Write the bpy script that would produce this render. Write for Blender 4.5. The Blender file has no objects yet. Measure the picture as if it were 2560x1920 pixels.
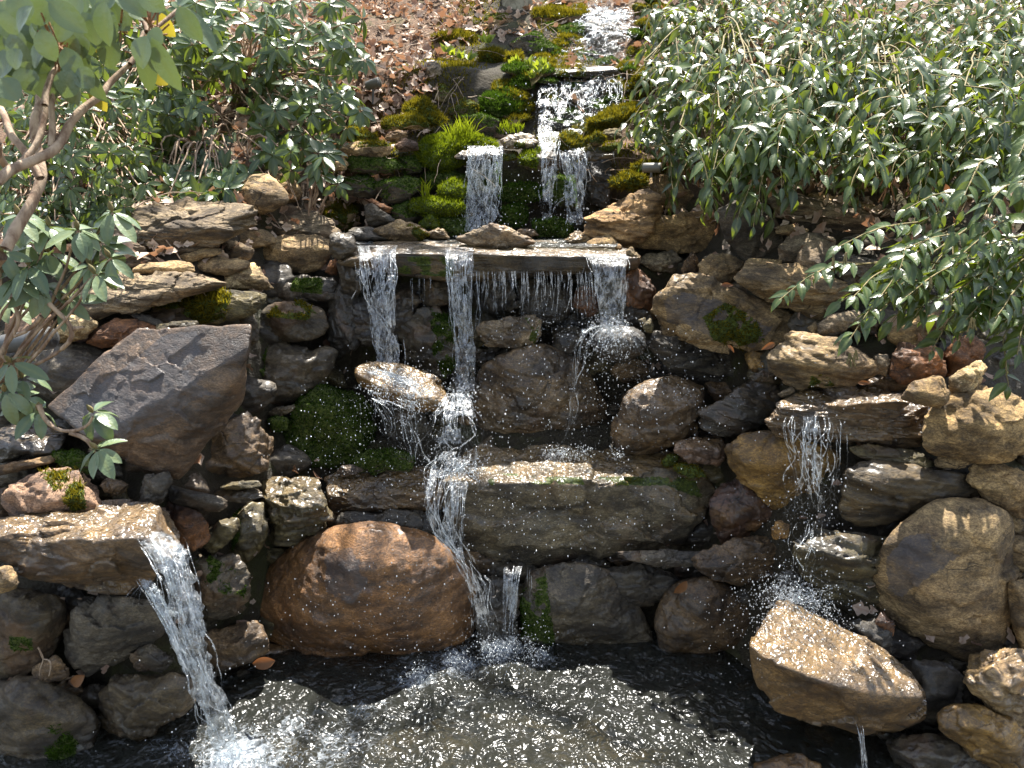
import bpy, bmesh, math, random
import numpy as np
from mathutils import Vector

# ------------------------------------------------------------------ camera, sky, sun, exposure
SC = bpy.context.scene
COL = SC.collection
EYE = 2.32                       # metres above the pool
PITCH = math.radians(18.0)
FPX = 1923.0                     # focal length in photo pixels
cam_d = bpy.data.cameras.new('camera')
cam_d.sensor_width = 36.0
cam_d.lens = 36.0 * FPX / 2560.0
cam_d.clip_start = 0.05
cam_d.clip_end = 400.0
cam_d.dof.use_dof = True
cam_d.dof.focus_distance = 3.6
cam_d.dof.aperture_fstop = 9.0
CAM = bpy.data.objects.new('camera', cam_d)
COL.objects.link(CAM)
CAM.location = (0, 0, EYE)
CAM.rotation_euler = (math.radians(90) - PITCH, 0, 0)
SC.camera = CAM

SUN_EL, SUN_AZ = math.radians(66.0), math.radians(13.0)      # behind the hill, a little to the right
world = bpy.data.worlds.new('World')
SC.world = world
world.use_nodes = True
wn = world.node_tree
sky = wn.nodes.new('ShaderNodeTexSky')
sky.sky_type = 'NISHITA'
sky.sun_disc = False
sky.sun_elevation = SUN_EL
sky.sun_rotation = SUN_AZ
bg = wn.nodes['Background']
bg.inputs['Strength'].default_value = 0.10
hs = wn.nodes.new('ShaderNodeHueSaturation')          # the sky seen through a wooded hollow: less blue
hs.inputs['Saturation'].default_value = 0.62
wn.links.new(sky.outputs['Color'], hs.inputs['Color'])
wn.links.new(hs.outputs['Color'], bg.inputs['Color'])
sl = bpy.data.lights.new('sun', 'SUN')
sl.energy = 5.0
sl.angle = math.radians(0.53)
sl.color = (1.0, 0.955, 0.88)
SUN = bpy.data.objects.new('sun', sl)
COL.objects.link(SUN)
sdir = Vector((math.sin(SUN_AZ) * math.cos(SUN_EL), math.cos(SUN_AZ) * math.cos(SUN_EL), math.sin(SUN_EL)))
SUN.rotation_euler = sdir.to_track_quat('Z', 'Y').to_euler()
SUN.location = sdir * 30
SC.view_settings.view_transform = 'Standard'
SC.view_settings.look = 'None'
SC.view_settings.gamma = 1.0
SC.view_settings.exposure = 1.78
SC.render.engine = 'CYCLES'
SC.cycles.max_bounces = 7
SC.cycles.transparent_max_bounces = 16
SC.cycles.diffuse_bounces = 3
SC.cycles.glossy_bounces = 3
SC.cycles.transmission_bounces = 4
SC.cycles.caustics_reflective = False
SC.cycles.caustics_refractive = False
SC.cycles.sample_clamp_indirect = 4.0
SC.cycles.use_denoising = True

rng = np.random.default_rng(7)
random.seed(7)

# ------------------------------------------------------------------ helpers
TILE = {'V': (0, 0, 1.15732)}
for i_, k_ in enumerate('ABCDEFGHI'):
    TILE[k_] = ([0, 830, 1660][i_ % 3], [0, 622, 1245][i_ // 3], 0.406872)


def px(tile, s):
    """read 'x,y x,y' measured on one crop of the photograph into photo pixels"""
    if isinstance(s, str):
        s = [tuple(float(v) for v in q.split(',')) for q in s.split()]
    a = np.array([q[:2] for q in s], float)
    ox, oy, k = TILE[tile]
    return a * k + np.array([ox, oy])


CP, SP = math.cos(PITCH), math.sin(PITCH)


def rays(P):
    P = np.atleast_2d(np.asarray(P, float))
    X = (P[:, 0] - 1280) / FPX
    Yv = (960 - P[:, 1]) / FPX
    return np.stack([X, CP + Yv * SP, -SP + Yv * CP], 1)


def at(P, d):
    """points on the sight lines of P at distance d along y"""
    r = rays(P)
    t = np.asarray(d, float) / r[:, 1]
    return r * np.reshape(t, (-1, 1)) + np.array([0, 0, EYE])


def to_px(W):
    W = np.atleast_2d(W) - np.array([0, 0, EYE])
    f = W[:, 1] * CP - W[:, 2] * SP
    u = W[:, 1] * SP + W[:, 2] * CP
    return np.stack([1280 + FPX * W[:, 0] / f, 960 - FPX * u / f], 1)


def inside(P, poly):
    x, y = P[:, 0], P[:, 1]
    r = np.zeros(len(P), bool)
    n = len(poly)
    for i in range(n):
        x1, y1 = poly[i]
        x2, y2 = poly[(i + 1) % n]
        if y1 == y2:
            continue
        c = ((y1 > y) != (y2 > y)) & (x < (x2 - x1) * (y - y1) / (y2 - y1) + x1)
        r ^= c
    return r


def _hash(ix, iy, iz, seed):
    h = (ix.astype(np.int64) * 374761393 + iy.astype(np.int64) * 668265263 + iz.astype(np.int64) * 1274126177 + seed * 951274213) & 0xFFFFFFFF
    h = ((h ^ (h >> 13)) * 1274126177) & 0xFFFFFFFF
    h = ((h ^ (h >> 16)) * 2246822519) & 0xFFFFFFFF
    return (h ^ (h >> 15)) / 4294967295.0


def vnoise(P, seed=0):
    f0 = np.floor(P)
    f = P - f0
    f = f * f * f * (f * (f * 6 - 15) + 10)
    i = f0.astype(np.int64)
    r = 0
    for a in (0, 1):
        wx = f[:, 0] if a else 1 - f[:, 0]
        for b in (0, 1):
            wy = f[:, 1] if b else 1 - f[:, 1]
            for c in (0, 1):
                wz = f[:, 2] if c else 1 - f[:, 2]
                r = r + wx * wy * wz * _hash(i[:, 0] + a, i[:, 1] + b, i[:, 2] + c, seed)
    return r * 2 - 1


def fbm(P, scale, octv=4, seed=0, gain=0.5):
    r = 0
    a = 1.0
    s = scale
    for o in range(octv):
        r = r + a * vnoise(P * s + 17.3 * o, seed + o)
        a *= gain
        s *= 2.03
    return r


def mesh_np(name, V, F, smooth=True):
    me = bpy.data.meshes.new(name)
    V = np.asarray(V, np.float32)
    F = np.asarray(F, np.int32)
    k = F.shape[1]
    me.vertices.add(len(V))
    me.vertices.foreach_set('co', V.ravel())
    me.loops.add(F.size)
    me.loops.foreach_set('vertex_index', F.ravel())
    me.polygons.add(len(F))
    me.polygons.foreach_set('loop_start', np.arange(0, F.size, k, dtype=np.int32))
    me.polygons.foreach_set('loop_total', np.full(len(F), k, np.int32))
    me.polygons.foreach_set('use_smooth', np.full(len(F), smooth, bool))
    me.update(calc_edges=True)
    me.validate()
    return me


def attr(me, name, vals):
    a = me.attributes.new(name, 'FLOAT', 'POINT')
    a.data.foreach_set('value', np.asarray(vals, np.float32))


def put(name, me, mat, parent=None, loc=None):
    """link a mesh as one object; vertices given in world space are moved under its origin"""
    o = bpy.data.objects.new(name, me)
    COL.objects.link(o)
    if mat:
        me.materials.append(mat)
    if parent is not None:
        o.parent = parent
    elif loc is not None:
        o.location = loc
    return o


def tag(o, label=None, cat=None, group=None, kind=None):
    if label:
        o['label'] = label
    if cat:
        o['category'] = cat
    if group:
        o['group'] = group
    if kind:
        o['kind'] = kind
    return o


def empty(name, loc):
    o = bpy.data.objects.new(name, None)
    COL.objects.link(o)
    o.location = loc
    return o


def local(V, base):
    return np.asarray(V) - np.asarray(base)


# ------------------------------------------------------------------ the ground's shape
PROF = {
    'L': ([-0.6, 0, .6, .88, 1.31, 1.72, 1.97, 2.2, 3.5, 5.5, 9], [2.30, 2.42, 2.58, 2.72, 3.0, 3.4, 3.9, 4.5, 7.7, 12.5, 22]),
    'C': ([-0.6, 0, .5, .78, .84, 1.62, 1.70, 2.2, 2.28, 2.75, 2.86, 3.4, 5.5, 9], [2.95, 3.02, 3.28, 3.45, 3.80, 4.12, 4.62, 4.88, 5.4, 5.75, 6.5, 7.4, 12.2, 22]),
    'R': ([-0.6, 0, .48, .86, 1.28, 1.54, 1.83, 2.0, 2.5, 3.5, 5.5, 9], [2.25, 2.36, 2.54, 2.8, 3.08, 3.38, 3.84, 4.2, 4.9, 7.2, 12, 22]),
}


def sstep(a, b, x):
    t = np.clip((x - a) / (b - a), 0, 1)
    return t * t * (3 - 2 * t)


def Yof(x, z):
    yl = np.interp(z, *PROF['L'])
    yc = np.interp(z, *PROF['C'])
    yr = np.interp(z, *PROF['R'])
    far = sstep(2.2, 3.2, z)
    wl = 1 - sstep(-1.55, -1.0, x)
    wr = sstep(0.82, 1.42, x)
    return yl * wl + yr * wr + yc * (1 - wl - wr) + far * 0.0


def hit(P):
    """distance at which the sight line of each photo pixel meets the ground"""
    P = np.atleast_2d(P)
    r = rays(P)
    ds = np.linspace(1.6, 16, 1200)
    out = []
    for q in r:
        t = ds / q[1]
        x = q[0] * t
        z = EYE + q[2] * t
        f = ds - Yof(x, z)
        i = np.argmax(f >= 0)
        out.append(ds[i] if f[i] >= 0 else 12.0)
    return np.array(out)


def dm(d):
    """depth of the stepped middle of the falls"""
    return np.interp(d, [0, 2.9, 3.0, 3.1, 3.26, 3.42, 3.75, 4.0, 4.4, 4.6, 30], [0, 2.9, 3.1, 3.33, 3.58, 3.85, 4.08, 4.25, 4.5, 4.62, 30])


# ------------------------------------------------------------------ materials
def new_mat(name):
    m = bpy.data.materials.new(name)
    m.use_nodes = True
    nt = m.node_tree
    for n in list(nt.nodes):
        nt.nodes.remove(n)
    out = nt.nodes.new('ShaderNodeOutputMaterial')
    return m, nt, out


class NB:
    def __init__(s, nt):
        s.nt = nt

    def n(s, t, **kw):
        nd = s.nt.nodes.new(t)
        for k, v in kw.items():
            setattr(nd, k, v)
        return nd

    def l(s, a, b):
        s.nt.links.new(a, b)

    def setin(s, nd, i, v):
        if v is None:
            return
        if hasattr(v, 'is_linked') or hasattr(v, 'links'):
            s.l(v, nd.inputs[i])
        else:
            nd.inputs[i].default_value = v

    def math(s, op, a, b=None, clamp=False):
        nd = s.n('ShaderNodeMath', operation=op, use_clamp=clamp)
        s.setin(nd, 0, a)
        s.setin(nd, 1, b)
        return nd.outputs[0]

    def noise(s, vec, scale, detail=6, rough=0.55, dist=0.0):
        nd = s.n('ShaderNodeTexNoise')
        s.l(vec, nd.inputs['Vector'])
        nd.inputs['Scale'].default_value = scale
        nd.inputs['Detail'].default_value = detail
        nd.inputs['Roughness'].default_value = rough
        nd.inputs['Distortion'].default_value = dist
        return nd.outputs[0]

    def ramp(s, fac, a, b, lo=0.0, hi=1.0):
        nd = s.n('ShaderNodeMapRange')
        nd.interpolation_type = 'SMOOTHSTEP'
        s.setin(nd, 0, fac)
        nd.inputs[1].default_value = a
        nd.inputs[2].default_value = b
        nd.inputs[3].default_value = lo
        nd.inputs[4].default_value = hi
        return nd.outputs[0]

    def mix(s, fac, a, b, blend='MIX'):
        nd = s.n('ShaderNodeMix', data_type='RGBA', blend_type=blend)
        s.setin(nd, 0, fac)
        s.setin(nd, 6, a)
        s.setin(nd, 7, b)
        return nd.outputs[2]

    def attr(s, name):
        return s.n('ShaderNodeAttribute', attribute_name=name).outputs['Fac']


def rgb(r, g, b):
    return (r, g, b, 1.0)


def rock_material(name, kind):
    m, nt, out = new_mat(name)
    B = NB(nt)
    tc = B.n('ShaderNodeTexCoord')
    oi = B.n('ShaderNodeObjectInfo')
    off = B.n('ShaderNodeVectorMath', operation='MULTIPLY_ADD')
    comb = B.n('ShaderNodeCombineXYZ')
    B.l(oi.outputs['Random'], comb.inputs[0]); B.l(oi.outputs['Random'], comb.inputs[1]); B.l(oi.outputs['Random'], comb.inputs[2])
    B.l(comb.outputs[0], off.inputs[0])
    off.inputs[1].default_value = (37.0, 53.0, 71.0)
    B.l(tc.outputs['Object'], off.inputs[2])
    vec = off.outputs[0]
    # strata frame: tilted and squeezed
    mp = B.n('ShaderNodeMapping')
    B.l(vec, mp.inputs['Vector'])
    mp.inputs['Rotation'].default_value = (0.25, -0.30, 0.2)
    mp.inputs['Scale'].default_value = (1.0, 1.0, 5.0) if kind == 'strata' else (1, 1, 2.0)
    sv = mp.outputs[0]
    base = oi.outputs['Color']
    wet = oi.outputs['Alpha']
    n1 = B.noise(sv, 5.0, 9, 0.66, 0.15)
    n2 = B.noise(vec, 3.2, 5, 0.6, 0.8)
    n3 = B.noise(sv, 34.0, 8, 0.7)
    n4 = B.noise(vec, 9.0, 8, 0.62, 1.4)
    cd = B.n('ShaderNodeVectorMath', operation='SCALE')
    cd.inputs['Scale'].default_value = 0.16
    cn = B.n('ShaderNodeTexNoise')
    cn.inputs['Scale'].default_value = 7.0
    cn.inputs['Detail'].default_value = 7.0
    B.l(vec, cn.inputs['Vector'])
    B.l(cn.outputs[1], cd.inputs[0])
    ca = B.n('ShaderNodeVectorMath', operation='ADD')
    B.l(sv, ca.inputs[0]); B.l(cd.outputs[0], ca.inputs[1])
    cv = B.n('ShaderNodeTexVoronoi', feature='DISTANCE_TO_EDGE')
    cv.inputs['Scale'].default_value = 4.2 if kind != 'quartz' else 8.0
    B.l(ca.outputs[0], cv.inputs['Vector'])
    crack = B.math('MULTIPLY', B.ramp(cv.outputs['Distance'], 0.0, 0.022, 1.0, 0.0), B.ramp(B.noise(vec, 2.6, 3, 0.5), 0.56, 0.66))
    cc = B.n('ShaderNodeTexVoronoi', feature='F1')
    cc.inputs['Scale'].default_value = 4.2 if kind != 'quartz' else 8.0
    B.l(ca.outputs[0], cc.inputs['Vector'])
    cell = B.n('ShaderNodeSeparateColor')
    B.l(cc.outputs['Color'], cell.inputs[0])
    dark = B.mix(1.0, base, rgb(0.32, 0.30, 0.30), 'MULTIPLY')
    light = B.mix(1.0, base, rgb(1.55, 1.48, 1.38), 'MULTIPLY')
    c = B.mix(B.ramp(n1, 0.34, 0.66), dark, light)
    c = B.mix(B.ramp(n3, 0.36, 0.72), B.mix(1.0, c, rgb(.62, .62, .62), 'MULTIPLY'), c)
    grain = B.noise(sv, 95.0, 6, 0.75)
    c = B.mix(B.ramp(grain, 0.42, 0.60), B.mix(1.0, c, rgb(.58, .56, .54), 'MULTIPLY'), B.mix(1.0, c, rgb(1.16, 1.15, 1.12), 'MULTIPLY'))
    # rust and ochre staining
    rust = rgb(0.27, 0.13, 0.045) if kind != 'quartz' else rgb(0.42, 0.22, 0.06)
    c = B.mix(B.math('MULTIPLY', B.ramp(n2, 0.54, 0.74), 0.55 if kind == 'quartz' else 0.34), c, rust)
    # pale mineral veins / lichen
    vein = B.ramp(B.math('ABSOLUTE', B.math('SUBTRACT', n4, 0.5)), 0.0, 0.028, 1.0, 0.0)
    if kind == 'quartz':
        c = B.mix(B.math('MULTIPLY', vein, 0.6), c, rgb(0.13, 0.07, 0.03))
    else:
        c = B.mix(B.math('MULTIPLY', vein, 0.30), c, rgb(0.04, 0.037, 0.034))
        lich = B.ramp(B.noise(vec, 14.0, 9, 0.75, 0.6), 0.60, 0.70)
        c = B.mix(B.math('MULTIPLY', lich, 0.42), c, B.mix(0.5, light, rgb(.34, .33, .30)))
    big = B.noise(vec, 2.1, 4, 0.6, 1.2)
    c = B.mix(B.math('MULTIPLY', B.ramp(big, 0.50, 0.60), 0.5), c, B.mix(1.0, c, rgb(.50, .47, .50), 'MULTIPLY'))
    c = B.mix(B.math('MULTIPLY', crack, 0.75), c, rgb(.02, .018, .015))
    c = B.mix(0.16, c, B.mix(cell.outputs[0], B.mix(1.0, c, rgb(.6, .58, .56), 'MULTIPLY'), B.mix(1.0, c, rgb(1.3, 1.26, 1.2), 'MULTIPLY')))
    c = B.mix(0.28, c, B.mix(B.ramp(B.attr('facet'), -.7, .7), B.mix(1.0, c, rgb(.45, .43, .42), 'MULTIPLY'), B.mix(1.0, c, rgb(1.5, 1.42, 1.3), 'MULTIPLY')))
    st_ = B.attr('stain')
    sf = B.ramp(B.math('ADD', st_, B.math('MULTIPLY', B.math('SUBTRACT', B.noise(vec, 13.0, 9, 0.72, 0.6), 0.5), 1.9)), 0.25, 0.85)
    c = B.mix(B.math('MULTIPLY', sf, 0.68), c, B.mix(n3, rgb(0.045, 0.042, 0.046), rgb(0.12, 0.11, 0.115)))
    # wetness darkens and polishes
    wn_ = B.noise(vec, 4.0, 4, 0.5)
    wf = B.math('MULTIPLY', wet, B.ramp(wn_, 0.25, 0.6, 0.62, 1.0))
    damp = B.attr('damp')
    wf = B.math('MAXIMUM', wf, damp)
    c = B.mix(wf, c, B.mix(1.0, c, rgb(.62, .60, .56), 'MULTIPLY'))
    film = B.attr('film')
    alg = B.mix(B.ramp(B.noise(vec, 11.0, 6, 0.65), .35, .65), rgb(0.06, 0.038, 0.014), rgb(0.25, 0.145, 0.038))
    c = B.mix(B.math('MULTIPLY', film, 0.62), c, alg)
    moss = B.attr('moss')
    mossn = B.noise(vec, 60.0, 6, 0.7)
    mossc = B.mix(B.ramp(mossn, 0.3, 0.7), rgb(0.018, 0.03, 0.006), rgb(0.10, 0.125, 0.015))
    mf = B.ramp(B.math('ADD', moss, B.math('MULTIPLY', B.math('SUBTRACT', mossn, 0.5), 0.9)), 0.38, 0.62)
    c = B.mix(mf, c, mossc)
    rough = B.math('ADD', B.math('MULTIPLY', B.math('SUBTRACT', 1.0, wf), 0.62), B.ramp(n3, 0.3, 0.7, 0.16, 0.36))
    rough = B.math('ADD', rough, B.math('MULTIPLY', mf, 0.5), True)
    rough = B.math('MULTIPLY', rough, B.math('SUBTRACT', 1.0, B.math('MULTIPLY', film, 0.45)))
    hgt = B.math('ADD', B.math('MULTIPLY', n3, 0.55), B.math('ADD', B.math('MULTIPLY', n1, 0.55), B.math('MULTIPLY', vein, -0.10)))
    hgt = B.math('ADD', hgt, B.math('ADD', B.math('MULTIPLY', crack, -0.5), B.math('MULTIPLY', cell.outputs[1], 0.06)))
    hgt = B.math('ADD', hgt, B.math('MULTIPLY', grain, 0.30))
    bp = B.n('ShaderNodeBump')
    bp.inputs['Strength'].default_value = 0.8
    bp.inputs['Distance'].default_value = 0.022
    B.l(hgt, bp.inputs['Height'])
    rip = B.math('ADD', B.noise(vec, 17.0, 2, 0.55, 0.8), B.math('MULTIPLY', B.noise(vec, 46.0, 1, 0.5, 0.3), 0.35))
    bp2 = B.n('ShaderNodeBump')
    bp2.inputs['Distance'].default_value = 0.040
    B.l(B.math('MULTIPLY', film, 0.9), bp2.inputs['Strength'])
    B.l(rip, bp2.inputs['Height'])
    p = B.n('ShaderNodeBsdfPrincipled')
    B.l(c, p.inputs['Base Color'])
    B.l(rough, p.inputs['Roughness'])
    B.l(bp.outputs[0], p.inputs['Normal'])
    B.l(B.math('MULTIPLY', B.math('MULTIPLY', wf, 0.8), B.math('SUBTRACT', 1.0, mf)), p.inputs['Coat Weight'])
    p.inputs['Coat Roughness'].default_value = 0.29
    p.inputs['Coat IOR'].default_value = 1.5
    B.l(bp2.outputs[0], p.inputs['Coat Normal'])
    gl = B.n('ShaderNodeBsdfGlossy')
    gl.inputs['Roughness'].default_value = 0.23
    B.l(bp2.outputs[0], gl.inputs['Normal'])
    fr = B.n('ShaderNodeFresnel')
    fr.inputs[0].default_value = 1.5
    B.l(bp2.outputs[0], fr.inputs['Normal'])
    wm = B.n('ShaderNodeMixShader')
    B.l(B.math('MULTIPLY', film, fr.outputs[0], True), wm.inputs[0])
    B.l(p.outputs[0], wm.inputs[1]); B.l(gl.outputs[0], wm.inputs[2])
    B.l(wm.outputs[0], out.inputs[0])
    return m


ROCK = {k: rock_material('rock_' + k, k) for k in ('plain', 'strata', 'quartz')}


def moss_material(name, a, b, tr):
    m, nt, out = new_mat(name)
    B = NB(nt)
    t = B.attr('tone')
    c = B.mix(t, rgb(*a), rgb(*b))
    d = B.n('ShaderNodeBsdfDiffuse')
    B.l(c, d.inputs[0])
    tl = B.n('ShaderNodeBsdfTranslucent')
    B.l(B.mix(1.0, c, rgb(1.5, 1.55, .8), 'MULTIPLY'), tl.inputs[0])
    mx = B.n('ShaderNodeMixShader')
    mx.inputs[0].default_value = tr
    B.l(d.outputs[0], mx.inputs[1]); B.l(tl.outputs[0], mx.inputs[2])
    B.l(mx.outputs[0], out.inputs[0])
    return m


MOSS = {
    'dark': moss_material('moss_dark', (0.016, 0.036, 0.006), (0.090, 0.150, 0.020), 0.4),
    'olive': moss_material('moss_olive', (0.04, 0.04, 0.006), (0.27, 0.21, 0.022), 0.45),
    'bright': moss_material('moss_bright', (0.05, 0.075, 0.006), (0.24, 0.275, 0.02), 0.45),
}


def leaf_material(name, a, b, tcol, tr, rough=0.32, dry=False):
    m, nt, out = new_mat(name)
    B = NB(nt)
    t = B.attr('tone')
    c = B.mix(t, rgb(*a), rgb(*b))
    mid = B.attr('rib')
    tc = B.n('ShaderNodeTexCoord')
    nz = B.noise(tc.outputs['Object'], 45.0, 4, 0.6)
    c = B.mix(B.ramp(nz, 0.35, 0.75, 0.0, 0.35), c, B.mix(1.0, c, rgb(.55, .6, .5), 'MULTIPLY'))
    c = B.mix(B.math('MULTIPLY', B.ramp(mid, 0.55, 1.0), 0.4), c, rgb(0.20, 0.22, 0.08) if not dry else rgb(.2, .1, .05))
    p = B.n('ShaderNodeBsdfPrincipled')
    B.l(c, p.inputs['Base Color'])
    p.inputs['Roughness'].default_value = rough
    bp = B.n('ShaderNodeBump')
    bp.inputs['Strength'].default_value = 0.35
    bp.inputs['Distance'].default_value = 0.004
    B.l(B.noise(tc.outputs['Object'], 120.0, 3, 0.5), bp.inputs['Height'])
    B.l(bp.outputs[0], p.inputs['Normal'])
    if not dry:
        p.inputs['Specular IOR Level'].default_value = 0.6
    if dry:
        p.inputs['Specular IOR Level'].default_value = 0.25
    tl = B.n('ShaderNodeBsdfTranslucent')
    tl.inputs[0].default_value = rgb(*tcol)
    mx = B.n('ShaderNodeMixShader')
    mx.inputs[0].default_value = tr
    B.l(p.outputs[0], mx.inputs[1]); B.l(tl.outputs[0], mx.inputs[2])
    B.l(mx.outputs[0], out.inputs[0])
    return m


LEAF = {
    'brown': leaf_material('leaf_brown', (0.09, 0.04, 0.018), (0.30, 0.14, 0.055), (0.40, 0.14, 0.04), 0.2, 0.5, True),
    'rhodo': leaf_material('leaf_rhododendron', (0.018, 0.044, 0.016), (0.070, 0.115, 0.035), (0.28, 0.37, 0.03), 0.24, 0.32),
    'near': leaf_material('leaf_near', (0.075, 0.120, 0.062), (0.19, 0.24, 0.125), (0.20, 0.27, 0.05), 0.16, 0.36),
    'hobble': leaf_material('leaf_doghobble', (0.013, 0.034, 0.009), (0.060, 0.100, 0.022), (0.30, 0.38, 0.022), 0.24, 0.30),
    'yellow': leaf_material('leaf_yellow', (0.25, 0.20, 0.02), (0.40, 0.34, 0.05), (0.45, 0.36, 0.03), 0.4, 0.4),
    'dry': leaf_material('leaf_dry', (0.18, 0.105, 0.07), (0.66, 0.52, 0.40), (0.42, 0.20, 0.10), 0.18, 0.55, True),
    'fern': leaf_material('leaf_bright', (0.09, 0.15, 0.01), (0.22, 0.30, 0.03), (0.40, 0.46, 0.03), 0.45, 0.4),
}


def bark_material(name, a, b, sc=30):
    m, nt, out = new_mat(name)
    B = NB(nt)
    tc = B.n('ShaderNodeTexCoord')
    mp = B.n('ShaderNodeMapping')
    mp.inputs['Scale'].default_value = (1, 1, 0.25)
    B.l(tc.outputs['Object'], mp.inputs[0])
    n = B.noise(mp.outputs[0], sc, 7, 0.65, 0.5)
    c = B.mix(B.ramp(n, 0.35, 0.65), rgb(*a), rgb(*b))
    p = B.n('ShaderNodeBsdfPrincipled')
    B.l(c, p.inputs[0])
    p.inputs['Roughness'].default_value = 0.8
    bp = B.n('ShaderNodeBump')
    bp.inputs['Strength'].default_value = 0.9
    bp.inputs['Distance'].default_value = 0.006
    B.l(n, bp.inputs['Height']); B.l(bp.outputs[0], p.inputs['Normal'])
    B.l(p.outputs[0], out.inputs[0])
    return m


BARK = bark_material('bark_shrub', (0.17, 0.10, 0.06), (0.46, 0.34, 0.23), 42)
TWIG = bark_material('twig', (0.20, 0.13, 0.08), (0.44, 0.34, 0.24), 60)
TREEBARK = bark_material('bark_tree', (0.10, 0.085, 0.05), (0.27, 0.24, 0.16), 16)
SPIKE = bark_material('seed_spike', (0.16, 0.07, 0.03), (0.34, 0.18, 0.08), 90)
STEMG = bark_material('stem_green', (0.09, 0.085, 0.03), (0.24, 0.18, 0.07), 60)


def soil_material():
    m, nt, out = new_mat('soil')
    B = NB(nt)
    tc = B.n('ShaderNodeTexCoord')
    v = tc.outputs['Object']
    n1 = B.noise(v, 3.0, 8, 0.65, 0.5)
    n2 = B.noise(v, 28.0, 8, 0.7)
    sp = B.n('ShaderNodeSeparateXYZ')
    B.l(v, sp.inputs[0])
    dry = B.math('MULTIPLY', B.ramp(sp.outputs[2], 1.75, 2.3), B.math('SUBTRACT', 1.0, B.attr('damp')))
    wetc = B.mix(n2, rgb(0.014, 0.011, 0.006), rgb(0.085, 0.066, 0.036))
    dryc = B.mix(B.ramp(n2, .3, .7), rgb(0.06, 0.035, 0.02), rgb(0.26, 0.16, 0.095))
    c = B.mix(dry, wetc, dryc)
    g = B.mix(n2, rgb(0.02, 0.03, 0.006), rgb(0.11, 0.11, 0.025))
    c = B.mix(B.math('MULTIPLY', B.ramp(n1, 0.52, 0.62), 0.55), c, g)
    p = B.n('ShaderNodeBsdfPrincipled')
    B.l(c, p.inputs[0])
    B.l(B.ramp(sp.outputs[2], 1.5, 1.9, 0.45, 0.95), p.inputs['Roughness'])
    bp = B.n('ShaderNodeBump')
    bp.inputs['Distance'].default_value = 0.05
    B.l(B.math('ADD', n1, n2), bp.inputs['Height']); B.l(bp.outputs[0], p.inputs['Normal'])
    B.l(p.outputs[0], out.inputs[0])
    return m


SOIL = soil_material()


def pool_material():
    m, nt, out = new_mat('pool_water')
    B = NB(nt)
    tc = B.n('ShaderNodeTexCoord')
    v = tc.outputs['Object']
    foam = B.attr('foam')
    chop = B.attr('chop')
    fn = B.noise(v, 34.0, 10, 0.74, 0.35)
    f2 = B.noise(v, 9.0, 5, 0.6, 0.8)
    vo = B.n('ShaderNodeTexVoronoi', feature='DISTANCE_TO_EDGE')
    vo.inputs['Scale'].default_value = 30.0
    dv = B.n('ShaderNodeVectorMath', operation='ADD')
    nv = B.n('ShaderNodeTexNoise')
    nv.inputs['Scale'].default_value = 24.0
    nv.inputs['Detail'].default_value = 5.0
    B.l(v, nv.inputs['Vector'])
    sv = B.n('ShaderNodeVectorMath', operation='SCALE')
    sv.inputs['Scale'].default_value = 0.07
    B.l(nv.outputs[1], sv.inputs[0])
    B.l(v, dv.inputs[0]); B.l(sv.outputs[0], dv.inputs[1])
    B.l(dv.outputs[0], vo.inputs['Vector'])
    lace = B.ramp(vo.outputs['Distance'], 0.0, 0.16, 1.0, 0.0)
    ff = B.math('ADD', B.math('MULTIPLY', lace, 0.13), B.math('ADD', B.math('MULTIPLY', fn, .62), B.math('MULTIPLY', f2, .42)))
    ff = B.ramp(B.math('ADD', ff, B.math('MULTIPLY', foam, 0.62)), 0.82, 1.24, 0.0, 0.75)
    r1 = B.noise(v, 10.0, 2, 0.5, 1.0)
    r2 = B.noise(v, 27.0, 1, 0.5, 0.4)
    bp = B.n('ShaderNodeBump')
    bp.inputs['Strength'].default_value = 1.0
    bp.inputs['Distance'].default_value = 0.056
    B.l(B.math('ADD', r1, B.math('MULTIPLY', r2, 0.34)), bp.inputs['Height'])
    gl = B.n('ShaderNodeBsdfGlossy')
    gl.inputs['Roughness'].default_value = 0.23
    B.l(bp.outputs[0], gl.inputs['Normal'])
    tr = B.n('ShaderNodeBsdfTransparent')
    tr.inputs[0].default_value = rgb(0.44, 0.45, 0.40)
    mud = B.n('ShaderNodeBsdfDiffuse')
    mud.inputs[0].default_value = rgb(0.036, 0.038, 0.032)
    body = B.n('ShaderNodeMixShader')
    body.inputs[0].default_value = 0.40
    B.l(tr.outputs[0], body.inputs[1]); B.l(mud.outputs[0], body.inputs[2])
    fr = B.n('ShaderNodeFresnel')
    fr.inputs[0].default_value = 1.46
    B.l(bp.outputs[0], fr.inputs['Normal'])
    m1 = B.n('ShaderNodeMixShader')
    B.l(fr.outputs[0], m1.inputs[0]); B.l(body.outputs[0], m1.inputs[1]); B.l(gl.outputs[0], m1.inputs[2])
    wh = B.n('ShaderNodeBsdfPrincipled')
    wh.inputs['Base Color'].default_value = rgb(0.42, 0.46, 0.50)
    wh.inputs['Roughness'].default_value = 0.3
    B.l(bp.outputs[0], wh.inputs['Normal'])
    m2 = B.n('ShaderNodeMixShader')
    B.l(ff, m2.inputs[0]); B.l(m1.outputs[0], m2.inputs[1]); B.l(wh.outputs[0], m2.inputs[2])
    B.l(m2.outputs[0], out.inputs[0])
    return m


POOL = pool_material()


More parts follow.
